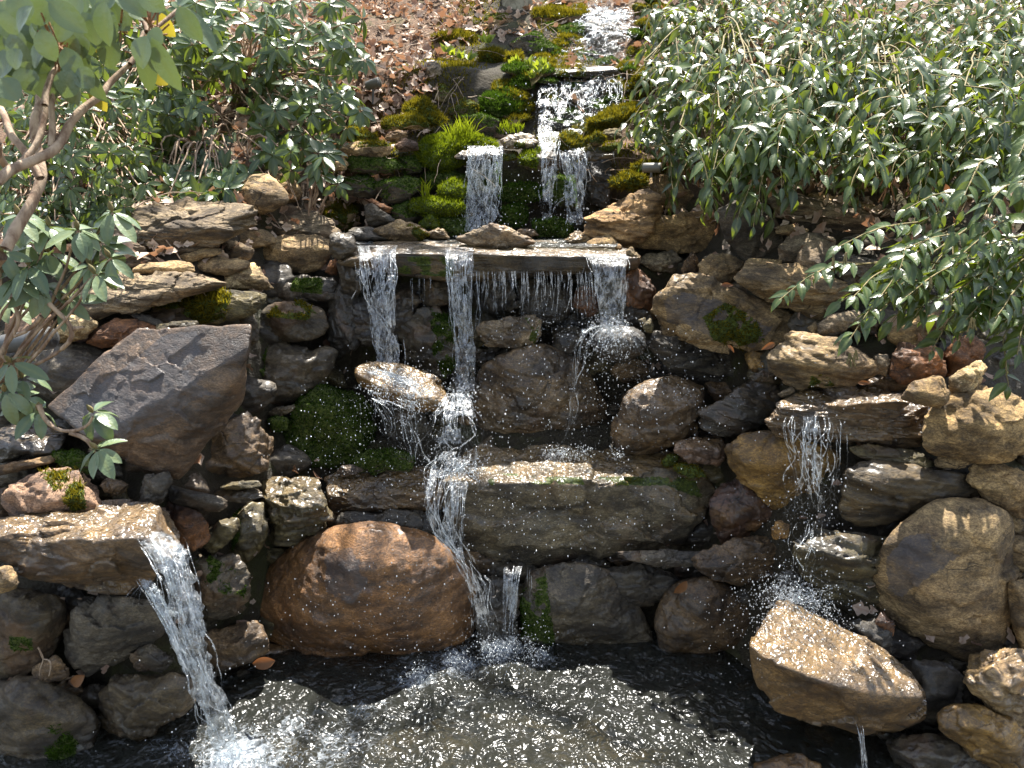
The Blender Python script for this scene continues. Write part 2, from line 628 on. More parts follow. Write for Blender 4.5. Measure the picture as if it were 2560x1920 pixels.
def water_material(name, white, clear, rough=0.10, vs=1.0):
    m, nt, out = new_mat(name)
    B = NB(nt)
    tc = B.n('ShaderNodeTexCoord')
    mp = B.n('ShaderNodeMapping')
    mp.inputs['Scale'].default_value = (1, 1, vs)
    B.l(tc.outputs['Object'], mp.inputs[0])
    n = B.noise(mp.outputs[0], 60.0, 4, 0.6, 0.8)
    df = B.n('ShaderNodeBsdfDiffuse')
    df.inputs[0].default_value = rgb(0.70, 0.74, 0.78)
    tl = B.n('ShaderNodeBsdfTranslucent')
    tl.inputs[0].default_value = rgb(0.70, 0.74, 0.78)
    a = B.n('ShaderNodeMixShader')
    a.inputs[0].default_value = 0.55
    B.l(df.outputs[0], a.inputs[1]); B.l(tl.outputs[0], a.inputs[2])
    bp = B.n('ShaderNodeBump')
    bp.inputs['Distance'].default_value = 0.01
    B.l(n, bp.inputs['Height'])
    gl = B.n('ShaderNodeBsdfGlossy')
    gl.inputs['Roughness'].default_value = rough
    B.l(bp.outputs[0], gl.inputs['Normal'])
    b = B.n('ShaderNodeMixShader')
    b.inputs[0].default_value = 0.50
    B.l(a.outputs[0], b.inputs[1]); B.l(gl.outputs[0], b.inputs[2])
    tr = B.n('ShaderNodeBsdfTransparent')
    tr.inputs[0].default_value = rgb(0.95, 0.97, 0.98)
    c = B.n('ShaderNodeMixShader')
    B.l(B.ramp(n, 0.36, 0.68, clear, white), c.inputs[0])
    B.l(tr.outputs[0], c.inputs[1]); B.l(b.outputs[0], c.inputs[2])
    B.l(c.outputs[0], out.inputs[0])
    return m


FALL = water_material('falling_water', 0.46, 0.10, 0.20)
SHEET = water_material('clear_sheet_water', 0.44, 0.04, 0.24, 0.40)
BODY = water_material('lumpy_water', 0.34, 0.02, 0.20, 0.6)
DROP = water_material('water_drop', 0.95, 0.55, 0.06)

def blades(V, F, mask, dens, ln, wd, tone_seed=0, up=.45, jit=.55):
    """moss or grass: one small pointed face per blade, scattered over the masked faces"""
    tri = V[F]
    fn = np.cross(tri[:, 1] - tri[:, 0], tri[:, 2] - tri[:, 0])
    ar = np.linalg.norm(fn, axis=1) * .5
    w = ar * mask[F].mean(1)
    tot = w.sum()
    if tot <= 0:
        return None
    n = int(min(dens * tot, 14000))
    if n < 8:
        return None
    f = rng.choice(len(F), n, p=w / tot)
    a, b = rng.random(n), rng.random(n)
    s = a + b > 1
    a[s], b[s] = 1 - a[s], 1 - b[s]
    p = tri[f, 0] + a[:, None] * (tri[f, 1] - tri[f, 0]) + b[:, None] * (tri[f, 2] - tri[f, 0])
    nn = fn[f] / np.maximum(np.linalg.norm(fn[f], axis=1)[:, None], 1e-12)
    clump = 0.5 + .5 * vnoise(p * 38, 77)
    d = nn * .75 + np.array([0, 0, up]) + rng.normal(0, jit, (n, 3))
    d /= np.linalg.norm(d, axis=1)[:, None]
    L = ln * (0.45 + 1.0 * clump + .35 * rng.random(n))
    side = np.cross(d, rng.normal(0, 1, (n, 3)))
    side /= np.linalg.norm(side, axis=1)[:, None]
    W = wd * (0.6 + .8 * rng.random(n))
    base = p - d * 0.004
    A = base - side * W[:, None]
    Bv = base + side * W[:, None]
    T = base + d * L[:, None]
    VV = np.stack([A, Bv, T], 1).reshape(-1, 3)
    FF = np.arange(3 * n).reshape(-1, 3)
    tone = np.clip(clump * .75 + rng.normal(0, .16, n), 0, 1)
    t3 = np.stack([tone * .6, tone * .6, tone], 1).ravel()
    return VV, FF, t3


# ------------------------------------------------------------------ ground, pool bed, pool
def build_ground():
    xs = np.concatenate([np.linspace(-14, -3, 30, endpoint=False), np.linspace(-3, 3, 170, endpoint=False), np.linspace(3, 14, 31)])
    zs = np.concatenate([np.linspace(-0.55, 3.4, 190, endpoint=False), np.linspace(3.4, 9, 45)])
    X, Z = np.meshgrid(xs, zs)
    Y = Yof(X, Z)
    back = 0.20 * (1 - sstep(1.75, 2.15, Z)) + 0.02
    P = np.stack([X.ravel(), (Y + back).ravel(), Z.ravel()], 1)
    P[:, 1] += fbm(P, 2.6, 4, 3) * 0.05
    P[:, 2] += fbm(P, 3.1, 4, 9) * 0.035
    nx, nz = len(xs), len(zs)
    i = (np.arange(nz - 1)[:, None] * nx + np.arange(nx - 1)[None, :]).ravel()
    F = np.stack([i, i + 1, i + nx + 1, i + nx], 1)
    me = mesh_np('hillside', P, F)
    cx = np.interp(P[:, 2], [1.7, 2.2, 2.7, 3.6, 5], [-.05, -.12, -.05, .12, .4])
    wd = np.interp(P[:, 2], [1.7, 2.3, 2.9, 3.6, 5], [1.0, .75, .6, .5, .4])
    attr(me, 'damp', 1 - sstep(.75, 1.15, np.abs(P[:, 0] - cx) / wd + .25 * fbm(P, 3, 3, 40)))
    tag(put('hillside', me, SOIL), kind='structure')
    d_ = np.abs(P[:, 0] - cx) / wd
    mk = sstep(.25, .5, d_) * (1 - sstep(.95, 1.3, d_)) * sstep(1.95, 2.2, P[:, 2]) * (1 - sstep(3.6, 4.2, P[:, 2])) * sstep(-.65, -.1, fbm(P, 4, 3, 50))
    T3 = np.concatenate([F[:, :3], F[:, [0, 2, 3]]])
    b = blades(P, T3, mk, 21000, .026, .0048, up=.6)
    mm = mesh_np('moss_carpet', b[0], b[1], False)
    attr(mm, 'tone', b[2])
    tag(put('moss_carpet', mm, MOSS['olive']), 'golden moss and short dry grass carpeting the banks of the upper cascade', 'moss', kind='stuff')
    V = np.array([(-60, -40, -0.5), (60, -40, -0.5), (60, 60, -0.5), (-60, 60, -0.5)], float)
    tag(put('ground', mesh_np('ground', V, [(0, 1, 2, 3)]), SOIL), kind='structure')
    # shallow bed under the pool
    xs = np.linspace(-2.8, 2.8, 90)
    ys = np.linspace(0.2, 3.4, 60)
    X, Y = np.meshgrid(xs, ys)
    P = np.stack([X.ravel(), Y.ravel(), np.full(X.size, -0.20)], 1)
    P[:, 2] += fbm(P, 4, 4, 21) * 0.05
    i = (np.arange(59)[:, None] * 90 + np.arange(89)[None, :]).ravel()
    bed = bark_material('pool_bed', (0.05, 0.038, 0.018), (0.22, 0.15, 0.06), 9)
    tag(put('pool_bed', mesh_np('pool_bed', P, np.stack([i, i + 1, i + 91, i + 90], 1)), bed), kind='structure')


build_ground()


def floor_point(q, tile='V', z=0.0):
    P = px(tile, [q])
    r = rays(P)[0]
    t = (z - EYE) / r[2]
    return np.array([r[0] * t, r[1] * t, z])


IMPACT = [(floor_point((1085, 1400)), 0.15, 1.0), (floor_point((985, 1425)), 0.17, .85), (floor_point((900, 1460)), 0.16, .8), (floor_point((510, 1640)), 0.17, 1.15), (floor_point((620, 1580)), 0.22, .6),
          (floor_point((780, 1520)), 0.24, .55), (floor_point((400, 1610)), 0.22, .6), (floor_point((720, 1620)), .30, .6), (floor_point((560, 1659)), .3, .7), (floor_point((1000, 1520)), .3, .36),
          (floor_point((1170, 1420)), .13, .6), (floor_point((1690, 1540)), .08, .5), (floor_point((1865, 1665)), .08, .5)]


def build_pool():
    xs = np.arange(-2.7, 2.7, 0.0125)
    ys = np.arange(1.2, 3.25, 0.0125)
    X, Y = np.meshgrid(xs, ys)
    P = np.stack([X.ravel(), Y.ravel(), np.zeros(X.size)], 1)
    foam = .10 + .16 * np.clip(fbm(P, 1.8, 4, 61), -.6, 1)
    ring = np.zeros(len(P))
    for c, r, a in IMPACT:
        d = np.hypot(P[:, 0] - c[0], P[:, 1] - c[1])
        foam = np.maximum(foam, a * np.exp(-(d / r) ** 1.3))
        ring += a * 0.006 * np.sin(d * 52) * np.exp(-d * 1.6)
    chop = 0.45 + foam
    P[:, 2] = ring * 0.7 + 0.011 * fbm(P, 6.5, 4, 31, .55) * chop + 0.022 * np.clip(fbm(P, 14, 4, 5, .6), -.4, 1) * foam ** 1.3
    nx, ny = len(xs), len(ys)
    i = (np.arange(ny - 1)[:, None] * nx + np.arange(nx - 1)[None, :]).ravel()
    me = mesh_np('pool_water', P, np.stack([i, i + 1, i + nx + 1, i + nx], 1))
    attr(me, 'foam', foam)
    attr(me, 'chop', chop)
    tag(put('pool_water', me, POOL), kind='structure')


build_pool()

# ------------------------------------------------------------------ rocks
_ico = {}


def ico(level):
    if level not in _ico:
        bm = bmesh.new()
        bmesh.ops.create_icosphere(bm, subdivisions=level, radius=1.0)
        bm.verts.ensure_lookup_table()
        V = np.array([v.co[:] for v in bm.verts])
        F = np.array([[v.index for v in f.verts] for f in bm.faces])
        bm.free()
        _ico[level] = (V / np.linalg.norm(V, axis=1)[:, None], F)
    return _ico[level]


def hull_planes(pts):
    bm = bmesh.new()
    for p in pts:
        bm.verts.new(p)
    bmesh.ops.convex_hull(bm, input=list(bm.verts))
    bm.normal_update()
    c = pts.mean(0)
    N, C = [], []
    for f in bm.faces:
        if f.calc_area() < 1e-7:
            continue
        n = np.array(f.normal[:])
        o = np.array(f.verts[0].co[:])
        if np.dot(n, o - c) < 0:
            n = -n
        N.append(n); C.append(np.dot(n, o))
    bm.free()
    return np.array(N), np.array(C)


def vert_normals(V, F):
    fn = np.cross(V[F[:, 1]] - V[F[:, 0]], V[F[:, 2]] - V[F[:, 0]])
    n = np.zeros_like(V)
    for k in range(3):
        np.add.at(n, F[:, k], fn)
    return n / np.maximum(np.linalg.norm(n, axis=1)[:, None], 1e-9)


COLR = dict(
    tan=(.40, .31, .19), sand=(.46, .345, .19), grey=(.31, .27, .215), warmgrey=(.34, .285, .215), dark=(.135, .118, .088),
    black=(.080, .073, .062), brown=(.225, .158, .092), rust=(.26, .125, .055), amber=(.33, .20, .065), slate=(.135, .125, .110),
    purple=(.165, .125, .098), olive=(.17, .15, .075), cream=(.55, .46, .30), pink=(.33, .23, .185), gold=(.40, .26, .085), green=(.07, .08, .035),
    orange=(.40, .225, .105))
ROCKS = {}
OUTLINES = []
GROUP = [None]


def rock(name, label, tile, pts, col, wet=0.0, ridge=None, t=.32, tilt=32, bulge=.14, thick=.55, sharp=22, facets=12, lump=1.0,
         dd=0.0, d=None, kind='plain', rough=1.0, moss=None, mosscol='olive', mossdens=26000, mosslen=.013, lvl=None, film=0.0,
         cat='rock', seed=None, maxback=.9, grow=1.05, stain=None):
    P = px(tile, pts)
    seed = (len(OUTLINES) * 13 + 5) if seed is None else seed
    r_ = np.random.default_rng(seed)
    c = P.mean(0)
    P = c + (P - c) * grow
    x0, y0 = P.min(0)
    x1, y1 = P.max(0)
    if d is None:
        q = np.array([[c[0], c[1] * .6 + y1 * .4], [c[0], c[1]], [x0 * .7 + x1 * .3, c[1]], [x0 * .3 + x1 * .7, c[1]]])
        d0 = float(np.median(hit(q))) - 0.03 + dd
    else:
        d0 = min(float(dm(d)), float(np.median(hit(np.array([[c[0], c[1]], [c[0], c[1] * .4 + y1 * .6], [c[0] * .6 + x0 * .4, c[1]], [c[0] * .6 + x1 * .4, c[1]]])))) - .04) + dd
    s = d0 / rays([c])[0, 1] / FPX                # metres per photo pixel here
    w, h = (x1 - x0) * s, (y1 - y0) * s
    size = min(w, h)
    # ridge between the top face and the front face
    if ridge is None:
        yr = y0 + t * (y1 - y0)
        xs = []
        for i in range(len(P)):
            a, b = P[i], P[(i + 1) % len(P)]
            if (a[1] > yr) != (b[1] > yr):
                xs.append(a[0] + (yr - a[1]) / (b[1] - a[1]) * (b[0] - a[0]))
        xl, xr = (min(xs), max(xs)) if xs else (x0, x1)
        R = np.array([[xl + .10 * (xr - xl), yr + r_.uniform(-.04, .06) * (y1 - y0)], [xl + .4 * (xr - xl), yr + r_.uniform(-.05, .05) * (y1 - y0)],
                      [xl + .9 * (xr - xl), yr + r_.uniform(-.04, .06) * (y1 - y0)]])
        rd = np.array([.02, -bulge * size, .02])
    else:
        R = px(tile, ridge)
        R = c + (R - c) * grow
        rd = np.zeros(len(R)) - bulge * size * .3
    o_ = np.argsort(R[:, 0])
    R, rd = R[o_], rd[o_]
    Rw = at(R, d0 + rd)
    top = P[:, 1] < np.interp(P[:, 0], R[:, 0], R[:, 1]) - .03 * (y1 - y0)
    dep = np.full(len(P), d0 + .14 * size)
    rr = rays(P)
    zr = np.interp(P[:, 0], R[:, 0], Rw[:, 2])
    yr_ = np.interp(P[:, 0], R[:, 0], Rw[:, 1])
    ta = math.tan(math.radians(tilt))
    den = rr[:, 2] - ta * rr[:, 1]
    tt = (zr - EYE - ta * yr_) / np.where(np.abs(den) < 1e-4, -1e-4, den)
    dt = rr[:, 1] * tt
    dt = np.where((dt > 0), dt, 99)
    lim = d0 + min(maxback, max(.75 * size, .25 * w) + (.5 if maxback > .9 else 0))
    dep[top] = np.clip(dt[top], d0, lim)
    O = at(P, dep)
    # lower part of the front face
    cy = c[1]
    Fp = np.array([[x0 + .30 * (x1 - x0), cy + .26 * (y1 - y0)], [x0 + .70 * (x1 - x0), cy + .24 * (y1 - y0)]])
    ok = inside(Fp, P)
    Fw = at(Fp[ok], d0 - bulge * size * .55) if ok.any() else np.zeros((0, 3))
    Bp = c + (P - c) * .72
    Bk = at(Bp, dep.max() + thick * size)
    pts3 = np.concatenate([O, Rw, Fw, Bk])
    N, C = hull_planes(pts3)
    # chipped corners
    Ns, Cs = [], []
    for k in range(facets):
        n = r_.normal(0, 1, 3) * np.array([1, .8, .9]) + np.array([0, -.55, .1])
        n /= np.linalg.norm(n)
        Ns.append(n)
        sp = pts3 @ n
        Cs.append(sp.min() + (sp.max() - sp.min()) * r_.uniform(.87, .965))
    if facets:
        N = np.concatenate([N, Ns]); C = np.concatenate([C, Cs])
    ctr = pts3.mean(0)
    cc = C - N @ ctr
    keep = cc > 1e-3
    N, cc = N[keep], cc[keep]
    # merge planes that face the same way
    use = []
    for i in np.argsort(cc):
        if all(np.dot(N[i], N[j]) < .975 or abs(cc[i] - cc[j]) > .25 * size for j in use):
            use.append(i)
    N, cc = N[use], cc[use]
    if lvl is None:
        lvl = 7 if max(w, h) > .62 else (6 if max(w, h) > .30 else (5 if max(w, h) > .11 else 4))
    U, F = ico(lvl)
    ext = (pts3.max(0) - pts3.min(0)) * .5
    D = U * ext
    D /= np.linalg.norm(D, axis=1)[:, None]
    q = np.clip(D @ N.T, 0, None) / cc
    sh = sharp * 1.35
    rad = (q ** sh).sum(1) ** (-1.0 / sh)
    V = D * rad[:, None]
    off = r_.uniform(0, 90, 3)
    lo = fbm(V / max(size, .08) + off, 1.6, 3, seed)
    st = np.array([.25 + r_.normal(0, .1), -.25 + r_.normal(0, .15), 1.0])
    st /= np.linalg.norm(st)
    sv = V - np.outer(V @ st, st) * .0
    sc = np.outer(V @ st, st)
    ss = (sv - sc) * 3.0 + sc * (26.0 if kind == 'strata' else 12.0)
    stra = fbm(ss + off, 1.0, 3, seed + 3)
    stra = np.round(stra * 2.2) / 2.2 * .7 + stra * .3
    fine = fbm(V + off, 24.0, 4, seed + 5, .6)
    # broken faces: irregular cells, each cut to its own small plane
    wq = V + np.stack([fbm(V + off + 7 * k_, 9.0, 3, seed + 20 + k_) for k_ in range(3)], 1) * .022
    chip = np.zeros(len(V))
    facet = np.zeros(len(V))
    stret = np.array([1.0, 1.0, 2.1 if kind == 'strata' else 1.35])
    for nK, am in ((26, .17), (110, .20)):
        ix = r_.choice(len(V), nK, replace=False)
        Q, S_ = wq * stret, V[ix] * stret
        dd2 = (Q ** 2).sum(1)[:, None] - 2 * Q @ S_.T + (S_ ** 2).sum(1)[None]
        k_ = dd2.argmin(1)
        g_ = r_.normal(0, am, (nK, 3))
        chip += ((V - V[ix][k_]) * g_[k_]).sum(1) + r_.normal(0, .0035, nK)[k_]
        facet += r_.uniform(-.5, .5, nK)[k_]
    chip *= np.clip((sharp - 5) / 16, .22, 1.0) * min(1, rough) * .62
    crag = np.abs(fbm(V + off, 6.5, 4, seed + 8, .55))
    disp = size * .022 * lump * lo + np.clip(chip, -.10 * size, .10 * size) + rough * ((.007 if kind != 'strata' else .017) * stra * min(1, size / .25 + .25) + .0042 * fine - .009 * (crag - .3) * min(1, size / .25 + .15))
    V = V + D * np.clip(disp, -.4 * rad, .4 * rad)[:, None]
    upv = np.array([0, SP, CP])
    for _ in range(2):                       # bring the stone to its measured width and height
        q = to_px(V + ctr)
        a0, b0 = q.min(0), q.max(0)
        kx, ky = (x1 - x0) / (b0[0] - a0[0]), (y1 - y0) / (b0[1] - a0[1])
        V[:, 0] *= kx
        V += np.outer(V @ upv, upv) * (ky - 1)
        q = to_px(V + ctr)
        m = (q.min(0) + q.max(0)) * .5
        mm_ = np.array([(x0 + x1) * .5, (y0 + y1) * .5])
        ctr = ctr + np.array([1, 0, 0]) * (mm_[0] - m[0]) * s - upv * (mm_[1] - m[1]) * s
    V = V + ctr
    n = vert_normals(V, F)
    me = None
    base = np.array([V[:, 0].mean(), V[:, 1].mean(), V[:, 2].min()])
    me = mesh_np(name, local(V, base), F)
    o = put(name, me, ROCK[kind], None, base)
    colr = COLR[col] if isinstance(col, str) else col
    j = 1 + r_.uniform(-.08, .08)
    o.color = (colr[0] * j * 1.10, colr[1] * j * 1.04, colr[2] * j * .88, wet)
    tag(o, label, cat, GROUP[0])
    mk = np.zeros(len(V))
    fl = np.zeros(len(V))
    if film:
        fl = np.clip(sstep(.35, .8, n[:, 2]) * film, 0, 1)
    if moss:
        # moss: 'top' | amount 0..1 | a patch drawn on the photo (only used to find the place on the stone)
        nz = fbm(V + off, 7.0, 4, seed + 11)
        if isinstance(moss, str):
            poly = px(tile, moss)
            ins = inside(to_px(V), poly) & (n[:, 1] < .3)
            nz = .6 * nz + .6 * fbm(V + off, 19.0, 3, seed + 14)
            mk = ins * sstep(-.50, .15, nz)
        else:
            mk = sstep(1.0 - moss * 1.35, 1.35 - moss * 1.35, n[:, 2] * .75 + .25 + nz * .35) * (n[:, 1] < .75)
        b = blades(V, F, mk, mossdens, mosslen, .0032)
        if b:
            mm = mesh_np('moss', local(b[0], base), b[1], False)
            attr(mm, 'tone', b[2])
            put('moss', mm, MOSS[mosscol], o)
    attr(me, 'moss', mk)
    attr(me, 'film', fl)
    if stain:
        sp_ = to_px(V + fbm(V + off, 8.0, 3, seed + 30)[:, None] * .02)
        attr(me, 'stain', inside(sp_, px(tile, stain)) * (n[:, 1] < .3) * .75)
    attr(me, 'facet', facet)
    attr(me, 'damp', 1 - sstep(.05, .24, V[:, 2] + .06 * lo))
    ROCKS[label] = (o, V, n, F, d0)
    OUTLINES.append(c + (P - c) * .93)
    return o


# ---- left bank, above
GROUP[0] = 'rocks of the left bank'
rock('boulder', 'long grey layered boulder under the left shrubs', 'A', '640,1430 800,1320 1080,1225 1430,1215 1565,1290 1555,1370 1380,1480 1150,1560 940,1610 880,1540', 'warmgrey', .05, ridge='700,1470 930,1560 1200,1470 1540,1330', tilt=33, kind='strata', dd=-.12, rough=1.3)
rock('boulder', 'brown-grey boulder below the left end of the long layered boulder', 'A', '500,1500 700,1440 880,1530 940,1600 850,1665 560,1655', 'warmgrey', .05, t=.5, kind='strata')
rock('boulder', 'smooth round tan boulder beside the long layered boulder', 'A', '1470,1170 1540,1090 1650,1072 1730,1130 1770,1240 1690,1300 1590,1312 1500,1240', 'tan', 0, t=.45, sharp=9, facets=2, dd=-.15)
rock('boulder', 'pale tan boulder behind the smooth round one', 'A', '1560,1000 1680,1015 1790,1090 1855,1170 1845,1235 1760,1265 1640,1130', 'tan', 0, t=.5, sharp=12)
rock('flat_stone', 'flat grey slab sloping down beside the smooth round tan boulder', 'A', '1520,1370 1600,1310 1770,1258 1900,1300 2090,1420 2080,1475 1840,1485 1690,1455 1560,1405', 'grey', 0, t=.75, tilt=28, kind='strata')
rock('mossy_rock', 'tan boulder with a dark fringe of moss hanging on its right side', 'A', '1870,1270 1950,1212 2100,1212 2190,1270 2205,1350 2130,1415 1990,1360', 'tan', 0, t=.4, moss='1990,1290 2080,1230 2200,1260 2210,1360 2130,1420 1970,1350', mosslen=.022)
rock('boulder', 'large smooth sandy block near the left end of the broad slab', 'A', '1545,1580 1580,1490 1700,1448 1960,1443 2030,1480 2037,1570 1990,1640 1900,1682 1620,1685', 'tan', 0, t=.34, tilt=35, sharp=13, facets=3, dd=-.10, seed=4)
rock('stone', 'small tan stone wedged between the grey slab and the sandy block', 'A', '1430,1440 1500,1393 1600,1408 1680,1460 1690,1485 1560,1525', 'tan', 0, t=.5, sharp=11)
rock('pebble', 'small pale pebble below the long layered boulder', 'A', '1285,1500 1340,1455 1380,1470 1345,1522', 'tan', 0, sharp=8, facets=1, cat='pebble')
rock('flat_stone', 'thin flat cobble below the long layered boulder', 'A', '1110,1572 1280,1524 1362,1530 1350,1562 1180,1612', 'tan', 0, t=.5, sharp=12)
rock('stone', 'brown-grey cobble left of the large sandy block', 'A', '1360,1480 1440,1473 1560,1532 1552,1602 1430,1604', 'warmgrey', 0, t=.5, sharp=11, dd=-.03)
rock('flat_stone', 'smooth flat tan cobble in front of the brown-grey cobble', 'D', '1205,90 1300,48 1400,53 1530,80 1480,132 1380,167 1240,132', 'tan', 0, t=.6, sharp=10, dd=-.05)
rock('flat_stone', 'low flat stone lying on the long sloping slab', 'D', '820,130 870,98 1100,73 1192,110 1190,142 1000,155', 'tan', 0, t=.55, sharp=12, dd=-.03)
rock('stone', 'bright cream quartz stone with ochre veins', 'D', '1363,240 1370,190 1450,108 1560,88 1600,150 1677,235 1660,257 1560,247', 'cream', 0, t=.45, sharp=30, kind='quartz', dd=-.1, facets=9)
rock('boulder', 'long grey-brown slab sloping along the left bank', 'D', '420,390 500,280 650,160 1050,138 1250,148 1380,170 1350,225 1210,270 1000,330 700,420 590,437', 'warmgrey', .05, t=.55, ridge='450,390 600,330 900,290 1200,240 1340,200', tilt=25, kind='strata', dd=-.08)
rock('mossy_rock', 'dark rock with a thick shaggy coat of yellow-green moss', 'D', '930,360 1080,320 1360,253 1600,258 1625,310 1500,420 1300,462 1200,452 960,432', 'olive', .1, t=.35, moss='940,330 1250,260 1420,270 1380,420 1270,460 960,420', mosslen=.026)
rock('boulder', 'dark wet block just left of the first stream of the slab', 'D', '1640,270 1700,190 1760,158 2060,163 2066,310 1990,335 1680,312', 'slate', .5, t=.4, tilt=35, dd=-.02, moss='1800,180 1980,180 1980,280 1780,260', mosscol='dark')
rock('stone', 'small brown stone at the left corner of the broad slab', 'D', '1998,140 2020,90 2060,63 2087,90 2072,162', 'rust', 0, dd=-.1)
rock('mossy_rock', 'round boulder with a green cap of moss left of the slab stream', 'D', '1600,500 1590,420 1680,338 1850,323 1980,390 2012,500 1930,562 1800,572 1680,552', 'dark', .3, t=.4, sharp=10, facets=2, moss='1640,420 1700,340 1850,315 1960,400 1880,440 1780,430', mosscol='olive', mosslen=.02, dd=-.06)
rock('stone', 'thin dark slate standing upright beside the big purple slab', 'D', '1468,350 1500,356 1580,470 1592,572 1540,592 1480,512', 'slate', .25, t=.2, dd=-.05)
rock('stone', 'pale cream stone with rough sides on the left bank', 'D', '343,570 360,470 430,410 500,398 597,470 562,542 440,577', 'cream', 0, t=.4, dd=-.05, kind='quartz')
rock('boulder', 'rusty orange boulder below the long sloping slab', 'D', '540,560 600,480 720,428 900,440 967,500 960,560 860,602 680,612', 'rust', .25, t=.45)
rock('flat_stone', 'thin grey slate leaning over the rusty boulder', 'D', '775,390 850,398 1002,450 1000,482 890,452', 'slate', .1, t=.5)
rock('flat_stone', 'small flat olive stone on top of the big purple slab', 'D', '965,512 1000,460 1200,438 1227,470 1222,512 1100,522', 'olive', .15, t=.45, dd=-.12)
rock('boulder', 'rounded dark boulder behind the low left twigs', 'D', '140,650 330,588 500,570 650,620 722,700 700,770 560,862 400,922 260,880 150,760', 'slate', .4, t=.5, sharp=10, facets=3)
rock('stone', 'small black stone leaning on the upper edge of the purple slab', 'D', '720,700 760,580 820,528 882,548 872,610 770,716', 'black', .4, sharp=10, dd=-.14)
rock('stone', 'purplish stone under the lower left leaves', 'D', '40,470 120,380 330,400 350,560 150,640 30,600', 'pink', 0, t=.4, sharp=16)
rock('boulder', 'big purple-brown slab tilted across the left bank', 'D', '330,1000 560,880 760,740 960,540 1230,493 1465,485 1490,600 1522,880 1512,990 1370,1090 1190,1285 1130,1395 880,1315 700,1240 520,1150', (.215, .155, .115), .6, ridge='560,1180 720,1190 980,1050 1290,920 1505,850', tilt=57, bulge=.02, thick=.2, sharp=40, facets=2, dd=-.22, rough=.35, lump=.25, seed=11, maxback=.9, stain='360,1010 760,740 980,550 1190,510 1230,640 1120,740 1300,890 1000,1050 720,1210 560,1150')
rock('boulder', 'dark wet boulder between the purple slab and the green mossy boulder', 'D', '1510,900 1500,650 1600,558 1880,568 2062,640 1970,812 1830,882 1700,962 1590,987 1530,952', 'dark', .7, t=.3, tilt=50, moss='1500,600 1650,560 1620,780 1530,900 1490,850', mosscol='dark', dd=.04)
rock('boulder', 'wet pinkish rock face below the big purple slab', 'D', '1060,1440 1200,1350 1370,1120 1540,1008 1642,1080 1672,1250 1642,1352 1520,1402 1380,1502 1140,1475', 'brown', .6, t=.55, tilt=50, dd=.02, rough=1.4)
rock('mossy_rock', 'large boulder wholly covered in deep green moss', 'D', '1700,1250 1760,1150 1840,960 1960,838 2100,880 2240,1000 2302,1200 2200,1322 2080,1382 1900,1392 1780,1342', 'green', .3, t=.3, sharp=18, facets=9, rough=1.0, moss=1.6, mosscol='dark', mossdens=52000, mosslen=.016, dd=-.05)
rock('stone', 'thin dark stone above the green mossy boulder', 'D', '1640,1022 1700,980 1800,958 1812,982 1700,1034', 'dark', .3)
rock('mossy_rock', 'little mossy stone left of the green mossy boulder', 'D', '1645,1060 1700,1028 1772,1050 1762,1112 1690,1124', 'green', .2, moss=1.4, mosscol='dark', sharp=8)
rock('boulder', 'jagged black wet ledge at the left edge of the picture', 'D', '-60,1110 200,1058 400,1140 382,1232 250,1262 -60,1312', 'black', .75, t=.6, tilt=22, film=.5)
rock('flat_stone', 'thin brown plank-like stone at the left edge of the picture', 'D', '-60,1340 318,1268 332,1312 -60,1402', 'brown', .1, t=.3)
rock('mossy_rock', 'dark mossy stone behind the lowest left leaves', 'D', '330,1260 480,1238 562,1290 552,1392 400,1352', 'dark', .2, moss=.8, mosscol='dark')
rock('mossy_rock', 'pinkish angular rock with a patch of yellow moss', 'D', '20,1480 270,1370 480,1348 612,1450 602,1540 540,1592 430,1582 380,1655 340,1705 140,1755 80,1602', 'pink', .15, t=.6, tilt=24, dd=-.14, sharp=34, moss='250,1370 500,1350 530,1600 440,1610 330,1490', mosslen=.022)
rock('stone', 'dark brown stone in the lower left corner of the pinkish rock', 'G', '-90,-30 30,-60 100,220 40,260 -90,300', 'brown', .3)
rock('stone', 'grey upright wedge below the big purple slab', 'D', '858,1562 880,1420 1050,1368 1062,1440 1012,1562 920,1594', 'slate', .35, t=.3, tilt=45, dd=-.1)
rock('stone', 'brown stone in the gap beside the pinkish angular rock', 'D', '615,1430 700,1400 790,1450 770,1500 680,1520', 'brown', .5)
rock('flat_stone', 'long grey-green cobble below the wet pinkish face', 'D', '1040,1502 1080,1458 1350,1540 1392,1592 1330,1614 1180,1604 1060,1564', 'slate', .45, t=.4, sharp=12, dd=-.08)
rock('flat_stone', 'thin pale-rimmed slate lying in front of the wet pinkish face', 'D', '1360,1472 1420,1430 1580,1423 1604,1462 1480,1482', 'olive', .4, dd=-.1, sharp=12)
rock('flat_stone', 'flat wet blue-grey stone left of the olive dished block', 'D', '1318,1512 1440,1478 1600,1468 1614,1522 1480,1562 1400,1552', 'slate', .7, t=.7, tilt=15, film=.5, dd=-.06)
rock('boulder', 'olive wet block with a dished top beside the orange boulder', 'D', '1610,1430 1700,1403 1960,1423 2007,1500 2042,1640 1960,1752 1710,1822 1660,1692', 'olive', .7, ridge='1640,1600 1700,1640 1850,1560 2010,1600', tilt=34, film=.5, dd=-.12, sharp=18, rough=1.5, kind='strata')
rock('stone', 'rusty cracked stone right of the glittering left ledge', 'G', '990,60 1060,28 1200,75 1287,150 1242,242 1100,324 1080,240 1110,150', 'rust', .35, t=.45, dd=-.04, sharp=30)
rock('stone', 'pointed olive-brown stone right of the rusty cracked stone', 'G', '1228,272 1330,148 1420,123 1472,160 1382,262 1300,344', 'olive', .55, t=.4, dd=-.06, sharp=26)
